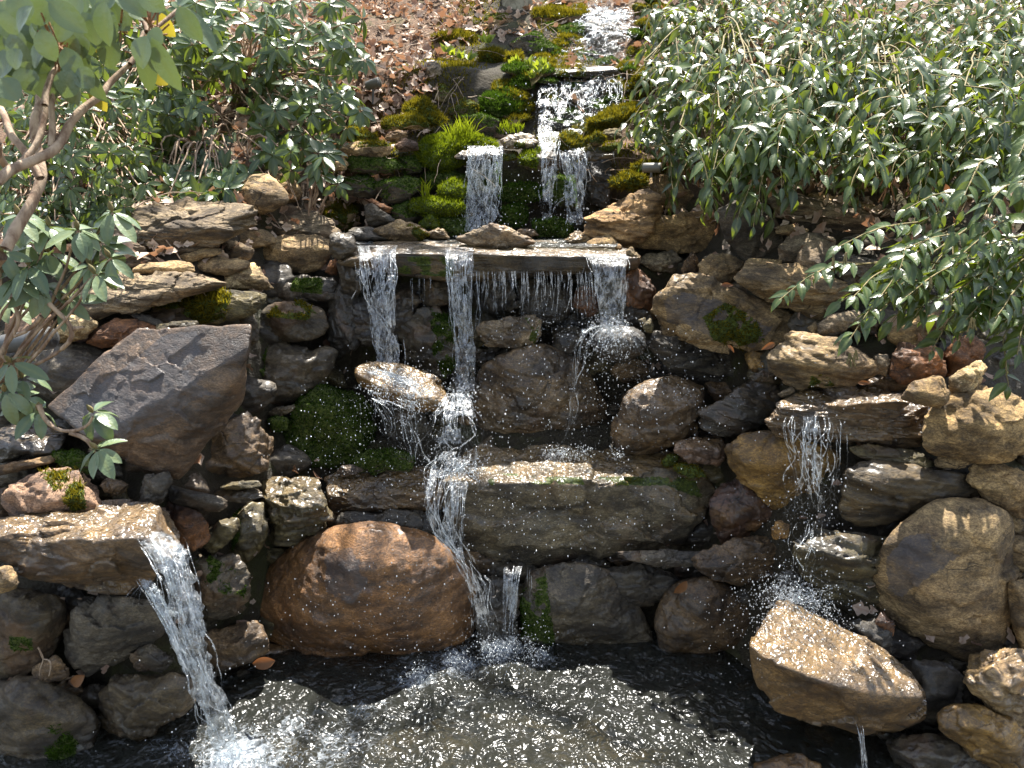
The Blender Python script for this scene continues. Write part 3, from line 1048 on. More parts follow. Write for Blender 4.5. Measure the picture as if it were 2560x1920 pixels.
rock('mossy_rock', 'dark green slick rock left of the olive dished block', 'G', '1390,330 1420,80 1500,18 1622,28 1645,200 1592,342 1460,394', 'olive', .7, t=.35, moss='1400,100 1480,40 1500,180 1430,320', mosscol='dark')
rock('ledge_slab', 'wet ledge at lower left pouring a clear jet into the pool', 'G', '-80,190 150,260 250,218 520,28 760,18 900,58 1062,130 1082,200 1000,292 930,452 860,562 760,582 560,562 300,522 -80,350', 'brown', .55, ridge='-60,280 220,350 540,405 800,325 1000,275', tilt=17, film=1.0, bulge=.05, dd=-.22, sharp=34, facets=3, maxback=1.0, kind='plain')
rock('stone', 'small tan stone under the left end of the glittering ledge', 'G', '-60,420 70,418 117,512 50,584 -60,570', 'tan', .1, dd=-.25)
rock('boulder', 'big shadowed brown boulder at the lower left edge', 'G', '-80,620 200,558 380,640 402,780 352,902 200,1082 -80,1112', (.125, .10, .06), .35, t=.25, tilt=45, sharp=12, moss='60,850 200,860 200,940 60,930', mosscol='dark')
rock('boulder', 'smooth grey rock face under the glittering ledge', 'G', '400,790 480,598 780,598 1002,700 1042,800 880,922 640,1042 540,1092 440,952', 'slate', .25, t=.15, tilt=50, sharp=24, bulge=.06)
rock('mossy_rock', 'dark mossy boulder in the bottom left corner with a bright green tuft', 'G', '-80,1120 200,1098 400,1200 562,1300 604,1450 482,1602 400,1720 -80,1720', (.125, .10, .06), .45, t=.3, tilt=50, sharp=12, moss='300,1400 380,1370 470,1500 460,1680 290,1680', mosscol='dark', mosslen=.02, mossdens=50000)
rock('boulder', 'brown block half in the pool left of the jet', 'G', '600,1182 720,1088 1050,1078 1202,1150 1182,1332 1000,1442 760,1484 620,1452', (.125, .10, .06), .5, t=.2, sharp=20)
rock('boulder', 'brown angular rock right of the jet', 'G', '1230,962 1290,820 1500,758 1622,768 1645,940 1440,1042 1300,1064', 'brown', .4, t=.35, dd=-.02, sharp=28)
rock('mossy_rock', 'dark block with green moss right behind the jet', 'G', '1110,400 1200,338 1440,388 1532,560 1502,652 1300,742 1180,642', 'dark', .45, t=.25, moss='1200,380 1300,360 1520,480 1500,600 1420,620 1250,520', mosscol='dark', mosslen=.017)
rock('stone', 'small dark stone behind the middle of the jet', 'G', '800,962 920,898 1062,1000 1002,1072 850,1064', 'dark', .4)
rock('stone', 'dark stone in the crevice beside the dead rootlet', 'G', '200,1060 330,968 422,1060 382,1132 240,1134', 'brown', .3)
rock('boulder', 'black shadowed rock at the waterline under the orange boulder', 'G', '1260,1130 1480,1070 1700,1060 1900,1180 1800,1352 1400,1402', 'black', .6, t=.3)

# ---- middle
GROUP[0] = 'rocks of the waterfall face'
rock('boulder', 'great rounded orange-brown boulder at the foot of the falls', 'V', '543,1290 568,1220 650,1158 760,1128 880,1138 962,1180 1012,1240 1037,1320 1030,1372 960,1432 860,1472 720,1481 650,1452 590,1362', 'orange', .68, t=.22, tilt=48, sharp=8, facets=4, d=2.98, bulge=.24, rough=1.0, seed=21, grow=1.02, stain='700,1200 750,1190 790,1260 760,1310 700,1290')
rock('ledge_slab', 'broad grey block with a wet glittering top in the middle of the falls', 'V', '985,1030 1040,985 1200,962 1400,972 1490,1010 1527,1070 1532,1150 1472,1187 1310,1192 1200,1227 1080,1232 1000,1197 968,1120', (.21, .185, .135), .38, ridge='982,1058 1100,1036 1300,1036 1490,1032', tilt=7, film=1.0, d=3.1, sharp=40, facets=3, bulge=.08, maxback=1.0, seed=33, rough=.9, lump=.4, moss='1050,1020 1200,1030 1500,1030 1520,1080 1440,1050 1200,1045 1060,1050', mosslen=.006)
rock('ledge_slab', 'flat wet ledge left of the broad grey block', 'V', '705,1060 720,1020 800,998 930,1008 972,1050 930,1097 860,1107 740,1117 708,1092', 'brown', .6, ridge='712,1070 800,1066 900,1062 960,1058', tilt=12, film=.9, d=3.12, sharp=36, facets=3)
rock('flat_stone', 'dark recessed rock under the flat wet ledge', 'V', '730,1108 910,1098 950,1135 900,1160 740,1140', 'black', .5, d=3.2)
rock('boulder', 'dark mossy-sided boulder right of the lower stream at the pool edge', 'V', '1128,1320 1160,1238 1250,1218 1342,1250 1402,1340 1405,1402 1250,1405 1128,1384', 'dark', .55, t=.3, tilt=45, sharp=11, facets=3, moss='1125,1260 1180,1240 1200,1400 1125,1390', mosscol='dark')
rock('boulder', 'black rock tucked under the right end of the broad grey block', 'V', '1288,1230 1400,1213 1472,1240 1452,1292 1370,1312 1310,1284', 'black', .5, t=.3)
rock('flat_stone', 'long grey slate under the right end of the broad grey block', 'V', '1338,1202 1430,1186 1525,1188 1522,1216 1440,1228', 'slate', .4, t=.4, dd=-.12)
rock('boulder', 'rounded brown wet boulder at the pool edge under the right ledge', 'V', '1418,1340 1450,1268 1520,1248 1592,1270 1642,1330 1642,1392 1560,1418 1450,1412', 'brown', .6, t=.3, tilt=45, sharp=9, facets=2)
rock('boulder', 'dark brown rock above the rounded brown pool-edge boulder', 'V', '1498,1222 1560,1168 1690,1158 1714,1202 1660,1262 1560,1264', 'brown', .6, t=.3)
rock('boulder', 'purple-brown wet rock right of the broad grey block', 'V', '1533,1090 1560,1050 1600,1033 1690,1080 1694,1150 1560,1184 1533,1152', (.16, .085, .06), .6, t=.35, kind='quartz')
rock('boulder', 'big amber quartz boulder behind the right falling strands', 'V', '1570,970 1620,933 1690,933 1760,958 1832,980 1827,1070 1790,1112 1700,1112 1650,1062 1600,1022', 'gold', .4, t=.2, tilt=45, kind='quartz', sharp=14, dd=.02, rough=1.4)
rock('boulder', 'large smooth wet boulder behind the middle of the falls', 'E', '850,850 950,720 1150,618 1350,598 1480,680 1540,800 1640,1000 1702,1120 1600,1192 1300,1242 920,1232 900,1100 870,1000', (.27, .205, .135), .7, t=.28, tilt=48, sharp=9, facets=4, d=3.5, rough=1.4)
rock('boulder', 'squared brown block standing out under the slab', 'E', '890,520 920,438 1050,418 1230,408 1282,470 1252,582 1130,612 950,612 900,582', 'warmgrey', .6, t=.28, tilt=35, d=3.45, sharp=26, moss='1180,420 1280,440 1250,590 1200,590 1230,500', mosscol='olive', mosslen=.008)
rock('mossy_rock', 'dark rock with a green mossy right side between two streams', 'E', '400,640 400,480 520,388 640,358 730,398 772,500 772,740 680,802 560,742 420,702', 'dark', .55, t=.3, tilt=50, d=3.52, moss='600,400 740,400 775,740 690,800 620,640', mosscol='dark', mosslen=.015, mossdens=46000)
rock('boulder', 'blue-grey wet slate behind the left stream', 'E', '90,400 180,298 380,298 502,350 390,452 382,602 240,614 110,592', 'slate', .7, t=.25, tilt=45, d=3.5, kind='strata')
rock('stone', 'dark stone tucked under the left part of the slab', 'E', '378,300 480,248 552,330 480,402 400,432', 'slate', .6, d=3.6)
rock('stone', 'gold-edged wet rock splashed by the left stream', 'E', '150,752 200,708 350,698 520,738 642,810 702,900 722,972 640,992 560,1002 400,952 260,912 190,842', 'gold', .7, ridge='165,790 300,850 450,910 640,940', tilt=18, film=1.0, d=3.15, sharp=18, thick=1.2, dd=0)
rock('stone', 'small domed amber stone at the tip of the splashed rock', 'E', '505,925 560,850 640,840 705,900 715,965 640,985 560,980', 'gold', .8, t=.5, tilt=20, film=.8, d=3.1, sharp=8, facets=1)
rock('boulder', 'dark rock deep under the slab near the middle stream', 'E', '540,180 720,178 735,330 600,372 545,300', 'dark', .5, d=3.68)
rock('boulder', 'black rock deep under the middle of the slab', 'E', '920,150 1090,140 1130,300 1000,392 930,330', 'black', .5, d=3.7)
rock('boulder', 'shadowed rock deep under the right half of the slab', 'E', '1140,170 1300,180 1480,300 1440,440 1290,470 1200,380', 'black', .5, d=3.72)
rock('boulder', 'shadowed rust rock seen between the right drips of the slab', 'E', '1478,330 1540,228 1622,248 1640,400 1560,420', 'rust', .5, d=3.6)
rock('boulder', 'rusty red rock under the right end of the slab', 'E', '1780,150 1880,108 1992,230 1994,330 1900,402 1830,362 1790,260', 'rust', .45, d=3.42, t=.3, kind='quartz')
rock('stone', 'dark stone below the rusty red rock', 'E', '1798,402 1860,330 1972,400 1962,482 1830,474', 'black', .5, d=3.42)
rock('boulder', 'round wet stone on which the right stream bounces', 'E', '1598,562 1680,488 1830,468 1922,530 1922,642 1800,702 1650,664', 'black', .6, t=.3, d=3.3, sharp=8, facets=1)
rock('pebble', 'small mossy green pebble right of the bounced stream', 'E', '1910,472 1950,428 1977,470 1962,517 1920,512', 'olive', .3, d=3.2, sharp=7, facets=0, cat='pebble')
rock('pebble', 'tiny green pebble above the small mossy pebble', 'E', '1883,440 1920,423 1932,470 1900,477', 'olive', .3, d=3.22, sharp=7, facets=0, cat='pebble')
rock('boulder', 'broad wet rock with spray and a golden glow right of the falls', 'E', '1740,1060 1820,880 1990,788 2200,828 2282,900 2182,1082 2130,1182 2020,1242 1840,1262 1720,1202', 'brown', .7, t=.4, tilt=48, d=3.18, sharp=12, facets=4, film=.4, rough=1.4)
rock('stone', 'dark wet filler rock left of the bounced stream', 'E', '1340,480 1480,470 1600,560 1560,680 1420,700 1340,620', 'dark', .6, d=3.62)
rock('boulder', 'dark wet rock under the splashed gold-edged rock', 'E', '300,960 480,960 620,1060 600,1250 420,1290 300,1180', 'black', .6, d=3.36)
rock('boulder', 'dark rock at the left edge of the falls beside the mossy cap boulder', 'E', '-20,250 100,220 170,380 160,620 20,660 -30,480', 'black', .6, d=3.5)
rock('mossy_rock', 'mossy dark rock behind the stream left of the flat wet ledge', 'E', '100,1290 300,1230 480,1250 500,1360 150,1390', 'dark', .5, moss=.9, mosscol='dark', d=3.3)
rock('stone', 'small flat purple stone beside the green mossy boulder', 'E', '30,1360 90,1325 190,1340 190,1365 60,1400', 'purple', .5, d=3.18, t=.6)
rock('boulder', 'dark rock between the two lowest streams above the pool', 'H', '860,520 1000,480 1150,560 1120,860 940,880 880,700', 'black', .7, d=3.12)

# ---- right bank
GROUP[0] = 'rocks of the right bank'
rock('ledge_slab', 'layered wet ledge at right with a shallow amber pool on top', 'F', '640,1060 690,940 760,898 900,866 1100,844 1400,862 1500,885 1622,1000 1602,1202 1450,1217 1200,1192 950,1162 700,1142', 'brown', .5, ridge='680,985 850,950 1200,950 1400,942 1590,1000', tilt=5, film=1.0, d=2.93, sharp=40, facets=4, kind='strata', bulge=.12, rough=1.7, maxback=1.0)
rock('boulder', 'shiny black boulder left of the layered ledge', 'F', '213,1030 300,958 430,868 560,812 700,858 712,920 652,1082 480,1152 300,1142 228,1092', 'black', .75, t=.5, tilt=28, sharp=11, facets=2, film=.5, dd=-.15, kind='strata')
rock('stone', 'small pinkish wet block under the shiny black boulder', 'F', '65,1202 110,1158 340,1163 372,1260 342,1332 150,1302 68,1252', 'pink', .6, t=.5, tilt=18, film=.7, d=3.08)
rock('mossy_rock', 'small round mossy stone at the right end of the broad grey block', 'E', '2028,1302 2060,1263 2130,1278 2122,1322 2050,1338', 'olive', .3, d=3.12, moss=1.2, sharp=8)
rock('mossy_rock', 'long mossy stone behind the right corner of the broad grey block', 'E', '2100,1342 2150,1318 2240,1338 2292,1402 2200,1422', 'brown', .3, d=3.08, moss=.8, sharp=10)
rock('boulder', 'long dark slate with a pale broken left end', 'F', '-100,582 -30,508 210,588 480,658 518,760 502,852 330,854 100,782 -30,702', 'slate', .3, ridge='-60,590 200,680 420,790 500,800', tilt=50, dd=-.05, sharp=30, kind='strata')
rock('mossy_rock', 'big brown slab slanting down to the right with dark moss on its face', 'F', '-64,360 0,210 20,163 160,158 280,218 470,288 700,358 902,440 904,502 760,524 600,642 480,602 300,572 150,512 0,482', 'tan', .12, ridge='-20,240 150,255 400,350 700,440 880,480', tilt=30, dd=-.22, sharp=28, facets=4, moss='240,420 380,330 560,420 620,560 480,620 300,560', mosslen=.015, seed=55, stain='0,300 120,260 240,300 560,430 680,470 560,600 150,510 0,470')
rock('boulder', 'tan layered slab above the big slanting brown slab', 'F', '443,200 480,98 640,88 860,128 1100,218 1134,260 1080,304 1000,404 930,444 700,344 540,274', 'tan', 0, ridge='460,190 620,210 850,270 1080,300', tilt=30, kind='strata', dd=-.12)
rock('flat_stone', 'thin tan slab lying on the layered tan slab', 'F', '500,92 560,58 720,73 724,112 640,124', 'tan', 0, t=.4, dd=-.05)
rock('stone', 'grey rounded stone at the tip of the drooping right leaves', 'F', '948,482 1050,408 1190,378 1214,420 1100,502 970,529', 'grey', 0, t=.5, sharp=11, dd=-.06)
rock('stone', 'small angular stone left of the grey rounded stone', 'F', '878,490 930,448 962,500 920,534', 'tan', 0)
rock('boulder', 'broad tan boulder crossed by leaf shadows above the amber ledge pool', 'F', '638,680 680,598 800,512 960,528 1080,598 1280,678 1304,790 1130,852 880,864 780,852 670,764', 'tan', .1, t=.6, tilt=40, sharp=11, facets=3, dd=-.12, moss='900,780 980,770 1050,840 890,850', kind='strata')
rock('stone', 'small amber stone left of the leaf-shadowed boulder', 'F', '498,650 560,628 640,660 642,742 560,774 510,722', 'gold', .4, t=.5)
rock('flat_stone', 'small dark flat stone below the amber stone', 'F', '528,782 620,748 680,778 684,822 560,814', 'dark', .5, dd=-.1)
rock('pebble', 'oval grey-brown pebble by the left rim of the amber ledge pool', 'F', '698,892 780,848 802,880 720,914', 'warmgrey', .2, sharp=7, facets=0, dd=-.16, cat='pebble')
rock('boulder', 'cream quartz boulder under the right leaves', 'F', '1378,542 1400,478 1600,368 1760,378 1742,472 1600,564 1460,614', 'sand', 0, t=.45, kind='quartz', sharp=16)
rock('boulder', 'rusty boulder behind the amber ledge pool', 'F', '1383,720 1430,618 1600,578 1720,640 1732,780 1640,822 1480,834 1400,784', 'rust', .1, t=.5, kind='quartz', dd=-.05)
rock('boulder', 'red-brown boulder right of the rusty boulder', 'F', '1718,640 1800,558 1900,528 1972,600 1962,702 1800,764 1738,784', 'rust', .05, t=.45, kind='quartz')
rock('stone', 'small grey stone left of the rusty boulder', 'F', '1288,702 1320,648 1392,680 1382,782 1310,784', 'grey', 0)
rock('stone', 'golden rounded stone on the right end of the layered ledge', 'F', '1463,912 1560,828 1690,783 1752,860 1757,912 1680,977 1560,952', 'sand', .1, t=.5, sharp=14, dd=-.30, kind='quartz')
rock('stone', 'pinkish white stone propped behind the golden stone', 'F', '1753,782 1850,728 1977,688 1984,740 1900,844 1780,914', 'cream', 0, t=.5, sharp=24, dd=-.22, kind='quartz')
rock('boulder', 'large pale sandy boulder at the right edge beside the layered ledge', 'F', '1603,1102 1640,988 1800,928 1950,848 2100,868 2260,900 2360,1000 2340,1202 2150,1264 2020,1314 1780,1274 1640,1224', 'sand', 0, t=.5, tilt=38, sharp=13, facets=5, dd=-.20, seed=8)
rock('flat_stone', 'dark layered stone under the right half of the layered ledge', 'F', '1148,1212 1300,1198 1560,1238 1654,1330 1500,1354 1300,1314', 'olive', .4, kind='strata', t=.3, dd=-.02)
rock('flat_stone', 'thin tan stone under the pale sandy boulder', 'F', '1663,1292 1740,1268 1920,1298 1862,1352 1680,1354', 'tan', 0, dd=-.02)
rock('boulder', 'long brown-black boulder below the layered ledge', 'F', '1088,1442 1160,1308 1300,1303 1560,1358 1862,1368 1934,1490 1700,1572 1560,1622 1400,1654 1250,1704 1110,1604', (.15, .115, .06), .4, t=.3, tilt=40, sharp=13, facets=4, dd=-.02, kind='strata')
rock('boulder', 'pale angular rock at the right edge with a sunlit front', 'F', '1863,1442 1900,1318 2000,1308 2212,1388 2340,1450 2340,1662 2100,1612 1980,1542 1880,1474', 'sand', 0, t=.6, tilt=32, dd=-.12, sharp=30)
rock('stone', 'brown stone wedged under the pale angular rock', 'I', '1958,0 2100,80 2240,180 2240,232 2130,222 2010,102', 'tan', .1)
rock('stone', 'dark tan stone at the right edge above the split pale rock', 'I', '2088,272 2150,228 2320,218 2320,440 2212,454 2120,344', 'tan', .05, sharp=12)
rock('boulder', 'big smooth oval boulder with a dark wet stain at lower right', 'I', '1290,602 1372,350 1480,228 1600,108 1780,28 1950,18 2080,150 2162,330 2182,480 2112,640 2102,902 1900,1054 1800,1002 1560,872 1380,742 1300,662', 'tan', .12, ridge='1400,480 1600,420 1850,300 2100,330', tilt=52, sharp=15, facets=9, d=2.62, bulge=.22, seed=78, rough=.75, stain='1370,350 1480,250 1620,240 1800,400 1700,470 1480,590 1370,560')
rock('stone', 'pale split rock at the right edge beside the big oval boulder', 'I', '2093,602 2110,518 2212,488 2330,478 2330,922 2190,904 2100,702', 'sand', .05, t=.25, sharp=30)
rock('boulder', 'wet cream rock with black cracks at the lower right edge', 'I', '1848,1122 1900,958 2050,938 2212,918 2370,950 2370,1424 2180,1424 2000,1304 1880,1174', 'sand', .45, t=.5, tilt=32, dd=-.18, sharp=20, kind='strata', film=.5, rough=1.6)
rock('boulder', 'golden wet rock in the lower right corner', 'I', '1688,1332 1750,1288 1920,1268 2050,1358 2250,1450 2330,1654 2080,1720 1900,1502 1700,1424', 'gold', .6, t=.45, tilt=34, d=2.22, sharp=20, film=.3)
rock('boulder', 'golden wet boulder splashed by the right cascade and standing out of the pool', 'I', '548,950 600,858 650,728 760,648 900,718 1120,828 1390,988 1552,1130 1587,1232 1552,1342 1400,1432 1240,1442 1100,1372 850,1342 690,1282 578,1152', (.24, .16, .075), .5, ridge='580,1090 700,1190 900,1185 1180,1265 1330,1235 1580,1225', tilt=24, film=1.0, d=2.28, sharp=30, facets=4, bulge=.10, maxback=1.0, seed=92, rough=.6)
rock('boulder', 'streaked brown rock behind the right spray', 'I', '798,302 900,198 1150,208 1390,278 1352,422 1302,652 1240,734 1050,642 900,502 820,402', 'olive', .6, t=.25, tilt=45, kind='strata')
rock('stone', 'small orange stone lodged under the amber quartz boulder', 'I', '658,182 700,138 772,160 774,232 680,254', 'amber', .3, kind='quartz', dd=-.15)
rock('stone', 'small reddish stone under the big oval boulder', 'I', '1278,802 1340,698 1422,780 1402,854', 'rust', .5)
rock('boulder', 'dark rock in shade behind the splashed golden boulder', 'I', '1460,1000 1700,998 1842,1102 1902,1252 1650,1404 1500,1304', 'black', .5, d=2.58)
rock('boulder', 'submerged dark stone at the bottom right of the pool', 'I', '1380,1500 1600,1450 1900,1518 2052,1642 1900,1760 1480,1760', 'dark', .6, d=2.3, t=.5, tilt=20)
rock('boulder', 'dark amber stone under water beside the splashed golden boulder', 'I', '560,1640 700,1580 860,1570 960,1640 900,1760 600,1760', 'amber', .6, d=2.18, t=.6, tilt=10)
rock('stone', 'olive rock peeping out above the big oval boulder', 'I', '1388,232 1450,168 1622,88 1604,122 1480,224 1400,264', 'olive', .1, dd=.08)
rock('stone', 'dark stone in the spray above the splashed golden boulder', 'I', '698,482 760,438 872,480 874,562 760,584', 'black', .6)
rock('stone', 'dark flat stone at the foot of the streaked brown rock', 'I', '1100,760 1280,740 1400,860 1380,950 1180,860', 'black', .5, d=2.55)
rock('boulder', 'angular tan block at the right end of the slab basin', 'C', '-180,1520 -130,1360 -50,1298 80,1308 130,1293 312,1303 347,1400 357,1542 200,1557 20,1532', 'sand', 0, t=.16, tilt=32, sharp=42, facets=3, dd=-.12, bulge=.05)
rock('boulder', 'dark grey dome-shaped boulder right of the angular tan block', 'C', '328,1290 420,1258 540,1198 612,1230 662,1350 737,1480 702,1592 520,1612 400,1502 350,1402', 'slate', .05, t=.3, tilt=40, sharp=10, facets=3, dd=-.05)
rock('boulder', 'long grey-tan slab under the big right shrub', 'C', '608,1220 680,1188 860,1218 1100,1268 1300,1328 1304,1412 1100,1444 900,1392 680,1312', 'warmgrey', 0, t=.4, kind='strata')
rock('flat_stone', 'tan slab lying in leaf shade behind the long grey-tan slab', 'C', '868,1200 1000,1188 1250,1248 1420,1300 1300,1340 1100,1292 960,1252', 'tan', 0, t=.6)
rock('stone', 'small flat stone under the long grey-tan slab', 'C', '688,1382 800,1378 884,1420 820,1454 720,1434', 'tan', 0, t=.5)
rock('stone', 'dappled grey rock right of the dome-shaped boulder', 'C', '708,1542 780,1458 900,1428 1050,1478 1002,1562 860,1612 720,1604', 'grey', 0, t=.4, sharp=13)
rock('boulder', 'grey rounded boulder right of the dappled grey rock', 'C', '818,1592 880,1498 960,1478 1050,1538 1064,1682 1000,1760 900,1720', 'warmgrey', 0, t=.3, sharp=12, dd=-.1)
rock('boulder', 'dark bluish slab in shade beside the grey rounded boulder', 'C', '1028,1550 1150,1558 1400,1618 1444,1740 1300,1830 1150,1840 1060,1722', 'slate', .1, t=.2, sharp=20, dd=-.06)
rock('flat_stone', 'flat grey stone behind the drooping right leaves', 'C', '1098,1452 1300,1418 1424,1470 1404,1532 1250,1544', 'slate', 0, t=.6)
rock('boulder', 'squarish tan stone below the angular tan block', 'F', '213,180 220,50 260,28 420,38 494,90 450,182 400,224 280,222', 'tan', .05, t=.15, sharp=20, dd=-.03)
rock('stone', 'thin upright brown stone beside the squarish tan stone', 'F', '108,160 120,100 190,18 217,60 212,167', 'brown', 0, t=.2, dd=-.04)
rock('stone', 'speckled grey-white stone at the right end of the broad slab', 'B', '1888,1582 1960,1543 2090,1538 2154,1620 2142,1692 1950,1654 1890,1612', (.38, .34, .26), .1, t=.4, dd=-.02)
rock('stone', 'small white wedge on the right corner of the broad slab', 'B', '1808,1552 1850,1518 1892,1580 1882,1622 1850,1602', 'cream', 0, d=3.44, sharp=30)
rock('boulder', 'orange-tan slab leaning to the right of the slab basin', 'B', '1548,1392 1600,1328 1800,1198 1950,1168 2024,1230 2027,1290 1920,1382 1862,1502 1790,1534 1740,1482 1600,1434', (.42, .29, .16), 0, ridge='1580,1400 1700,1420 1800,1450 1900,1390 2000,1290', tilt=48, kind='strata', d=4.0, sharp=24)
rock('boulder', 'tan boulder half under the right shrub behind the orange-tan slab', 'B', '1848,1162 2000,1078 2100,1098 2400,1248 2404,1312 2060,1314 2020,1232', 'tan', 0, t=.6, tilt=40)
rock('stone', 'smooth oval stone on the right of the slab basin', 'B', '1568,1502 1600,1458 1700,1443 1752,1490 1732,1542 1640,1537', 'sand', 0, t=.5, sharp=8, facets=1, d=3.85)
rock('stone', 'wet pale stone left of the smooth oval stone', 'B', '1428,1472 1500,1418 1570,1438 1582,1502 1460,1512', 'sand', .5, t=.6, d=3.95, tilt=20, film=.5)
rock('pebble', 'small brown pebble right of the smooth oval stone', 'B', '1738,1532 1760,1498 1782,1510 1772,1547', 'brown', 0, sharp=7, d=3.75, cat='pebble', facets=0)

# ---- slab and basin
GROUP[0] = 'rocks of the slab basin'
rock('ledge_slab', 'broad flat slab over which the water spills in several streams', 'V', '745,577 772,532 900,520 1250,520 1350,543 1370,558 1364,580 1290,592 1060,609 900,602 850,590', (.15, .115, .06), .5, ridge='770,562 860,550 1000,553 1200,556 1362,563', tilt=3.0, film=.9, d=3.42, sharp=48, facets=0, bulge=.05, maxback=1.6, thick=.3, rough=.7, lump=.3, moss='870,552 980,556 980,600 860,590', mosscol='dark', mosslen=.006, lvl=6)
rock('boulder', 'pyramid-shaped stone sitting on the broad slab', 'B', '768,1462 850,1428 990,1373 1050,1388 1180,1468 1242,1490 1200,1522 1100,1547 870,1532', 'warmgrey', .25, ridge='775,1475 900,1450 1010,1400 1120,1450 1230,1495', tilt=45, d=3.72, sharp=30, facets=2)
rock('mossy_rock', 'low tan stone with mossy right flank on the left of the broad slab', 'B', '258,1417 420,1348 500,1368 592,1440 540,1477 350,1477', 'tan', .15, t=.4, tilt=25, d=3.98, moss='480,1370 600,1440 540,1480 440,1400', sharp=22)
rock('flat_stone', 'slate-grey stone at the left rim of the broad slab', 'B', '88,1442 150,1393 250,1408 382,1470 160,1477', 'slate', .3, t=.5, d=4.02)
rock('boulder', 'dark wet boulder at the left corner of the broad slab', 'A', '2023,1470 2080,1428 2170,1448 2192,1522 2120,1592 2050,1574', 'dark', .55, d=3.5, sharp=12)
rock('stone', 'wet dark rock beside the left spill of the slab', 'E', '30,60 180,50 200,180 160,290 40,280', 'slate', .7, d=3.52)
rock('boulder', 'dark blue-grey slate leaning behind the left rim of the slab', 'B', '198,1272 240,1253 382,1360 332,1392 220,1392', 'slate', .2, d=4.2)
rock('stone', 'rust-coloured stone above the leaning blue-grey slate', 'B', '198,1220 250,1223 372,1280 342,1312 260,1264', 'rust', 0, d=4.3)
rock('mossy_rock', 'dark mossy boulder left of the bright moss ledges', 'B', '248,1112 380,1088 520,1108 542,1170 450,1242 330,1252 280,1184', 'dark', .2, d=4.45, moss=.75, mosscol='dark')
rock('mossy_rock', 'shadowed mossy stone at the foot of the bright moss ledges', 'B', '360,1280 470,1240 520,1320 480,1380 390,1370', 'dark', .3, d=4.35, moss=.7, mosscol='dark')
rock('stone', 'small pale wet stone in the basin left of the pyramid stone', 'B', '590,1430 640,1400 700,1410 720,1470 620,1475', 'tan', .3, d=4.1)
rock('stone', 'wet brown stone in the basin right of the pyramid stone', 'B', '1120,1430 1180,1400 1250,1410 1270,1450 1180,1465', 'brown', .5, d=4.2)

# ---- left stack beside the second cascade
GROUP[0] = 'rocks of the upper left stack'
rock('flat_stone', 'long flat tan slab with a line of moss along its top', 'B', '58,902 150,868 360,878 374,932 300,972 100,942', 'tan', 0, t=.3, d=4.6, moss='100,870 360,870 360,900 100,905', mosslen=.018)
rock('mossy_rock', 'moss-topped stone above the long flat tan slab', 'B', '78,802 150,778 260,828 284,880 100,874', 'tan', 0, t=.6, d=4.75, moss=1.0, mosslen=.02)
rock('mossy_rock', 'squared mossy block left of the tall moss-capped stone', 'B', '318,792 312,770 380,718 520,708 592,760 580,792 350,804', 'tan', 0, t=.5, d=4.8, moss=1.0, mosslen=.022)
rock('mossy_rock', 'tall stone with a thick golden moss cap', 'B', '448,642 560,607 640,680 694,760 590,768 540,702 450,692', 'olive', 0, t=.8, tilt=45, d=4.9, moss=1.5, mosslen=.026)
rock('stone', 'small reddish stone under the squared mossy block', 'B', '388,902 450,848 520,880 532,922 420,934', 'pink', 0, d=4.65)
rock('stone', 'angular brown stone under the squared mossy block', 'B', '328,842 400,798 462,820 432,872 350,872', 'brown', 0, d=4.7)
rock('mossy_rock', 'dark mossy rock under the long flat tan slab', 'B', '93,1002 150,958 380,978 454,1040 330,1074 120,1064', 'dark', .1, d=4.55, moss=.8, mosscol='dark')
rock('stone', 'pale tan stone at the left end of the upper stack', 'B', '-20,990 60,965 100,1010 90,1050 0,1060', 'tan', 0, d=4.5)
rock('mossy_rock', 'dark low rock at the foot of the upper left stack', 'B', '60,1080 200,1070 290,1140 240,1220 80,1200', 'dark', .2, d=4.5, moss=.5, mosscol='dark')
rock('mossy_rock', 'dark mossy stone between the stack and the moss mound', 'B', '420,960 540,960 560,1050 460,1080', 'dark', .2, d=4.65, moss=.9, mosscol='dark')

# ---- second cascade
GROUP[0] = 'mossy rocks of the second cascade'
rock('moss_mound', 'big bright yellow-green moss mound with grass on its back', 'B', '528,942 640,848 800,828 980,878 1002,912 840,932 770,985 700,1044 600,1004', 'olive', .1, t=.7, tilt=25, d=4.6, moss=1.7, mosscol='bright', mosslen=.024, mossdens=34000, sharp=9, cat='moss mound')
rock('moss_mound', 'rounded tuft of bright green moss left of the second cascade', 'B', '658,1172 720,1108 800,1103 842,1160 832,1222 700,1214', 'green', .1, t=.5, d=4.4, moss=1.7, mosscol='bright', mosslen=.022, sharp=7, facets=0, cat='moss mound')
rock('moss_mound', 'long green moss ledge below the rounded tuft', 'B', '478,1252 560,1218 700,1218 802,1270 812,1312 600,1324 480,1294', 'green', .1, t=.45, d=4.3, moss=1.7, mosscol='bright', mosslen=.022, sharp=8, facets=0, cat='moss mound')
rock('moss_mound', 'small moss cushion below the long moss ledge', 'B', '538,1372 600,1318 650,1348 662,1402 560,1404', 'green', .1, d=4.25, moss=1.6, mosscol='bright', sharp=8, facets=0, cat='moss mound')
rock('flat_stone', 'mossy lip stone where the left curtain of the second cascade spills', 'B', '758,932 900,905 1142,928 1142,970 1040,994 760,974', 'dark', .5, t=.5, tilt=10, d=4.55, film=.7, moss='1030,930 1140,930 1140,980 1040,990', mosscol='olive')
rock('boulder', 'wet grey stone on the lip of the second cascade', 'B', '1038,872 1110,818 1220,813 1267,860 1262,912 1060,914', 'grey', .4, d=4.6, t=.5, film=.3, moss='1050,880 1190,870 1180,915 1060,915')
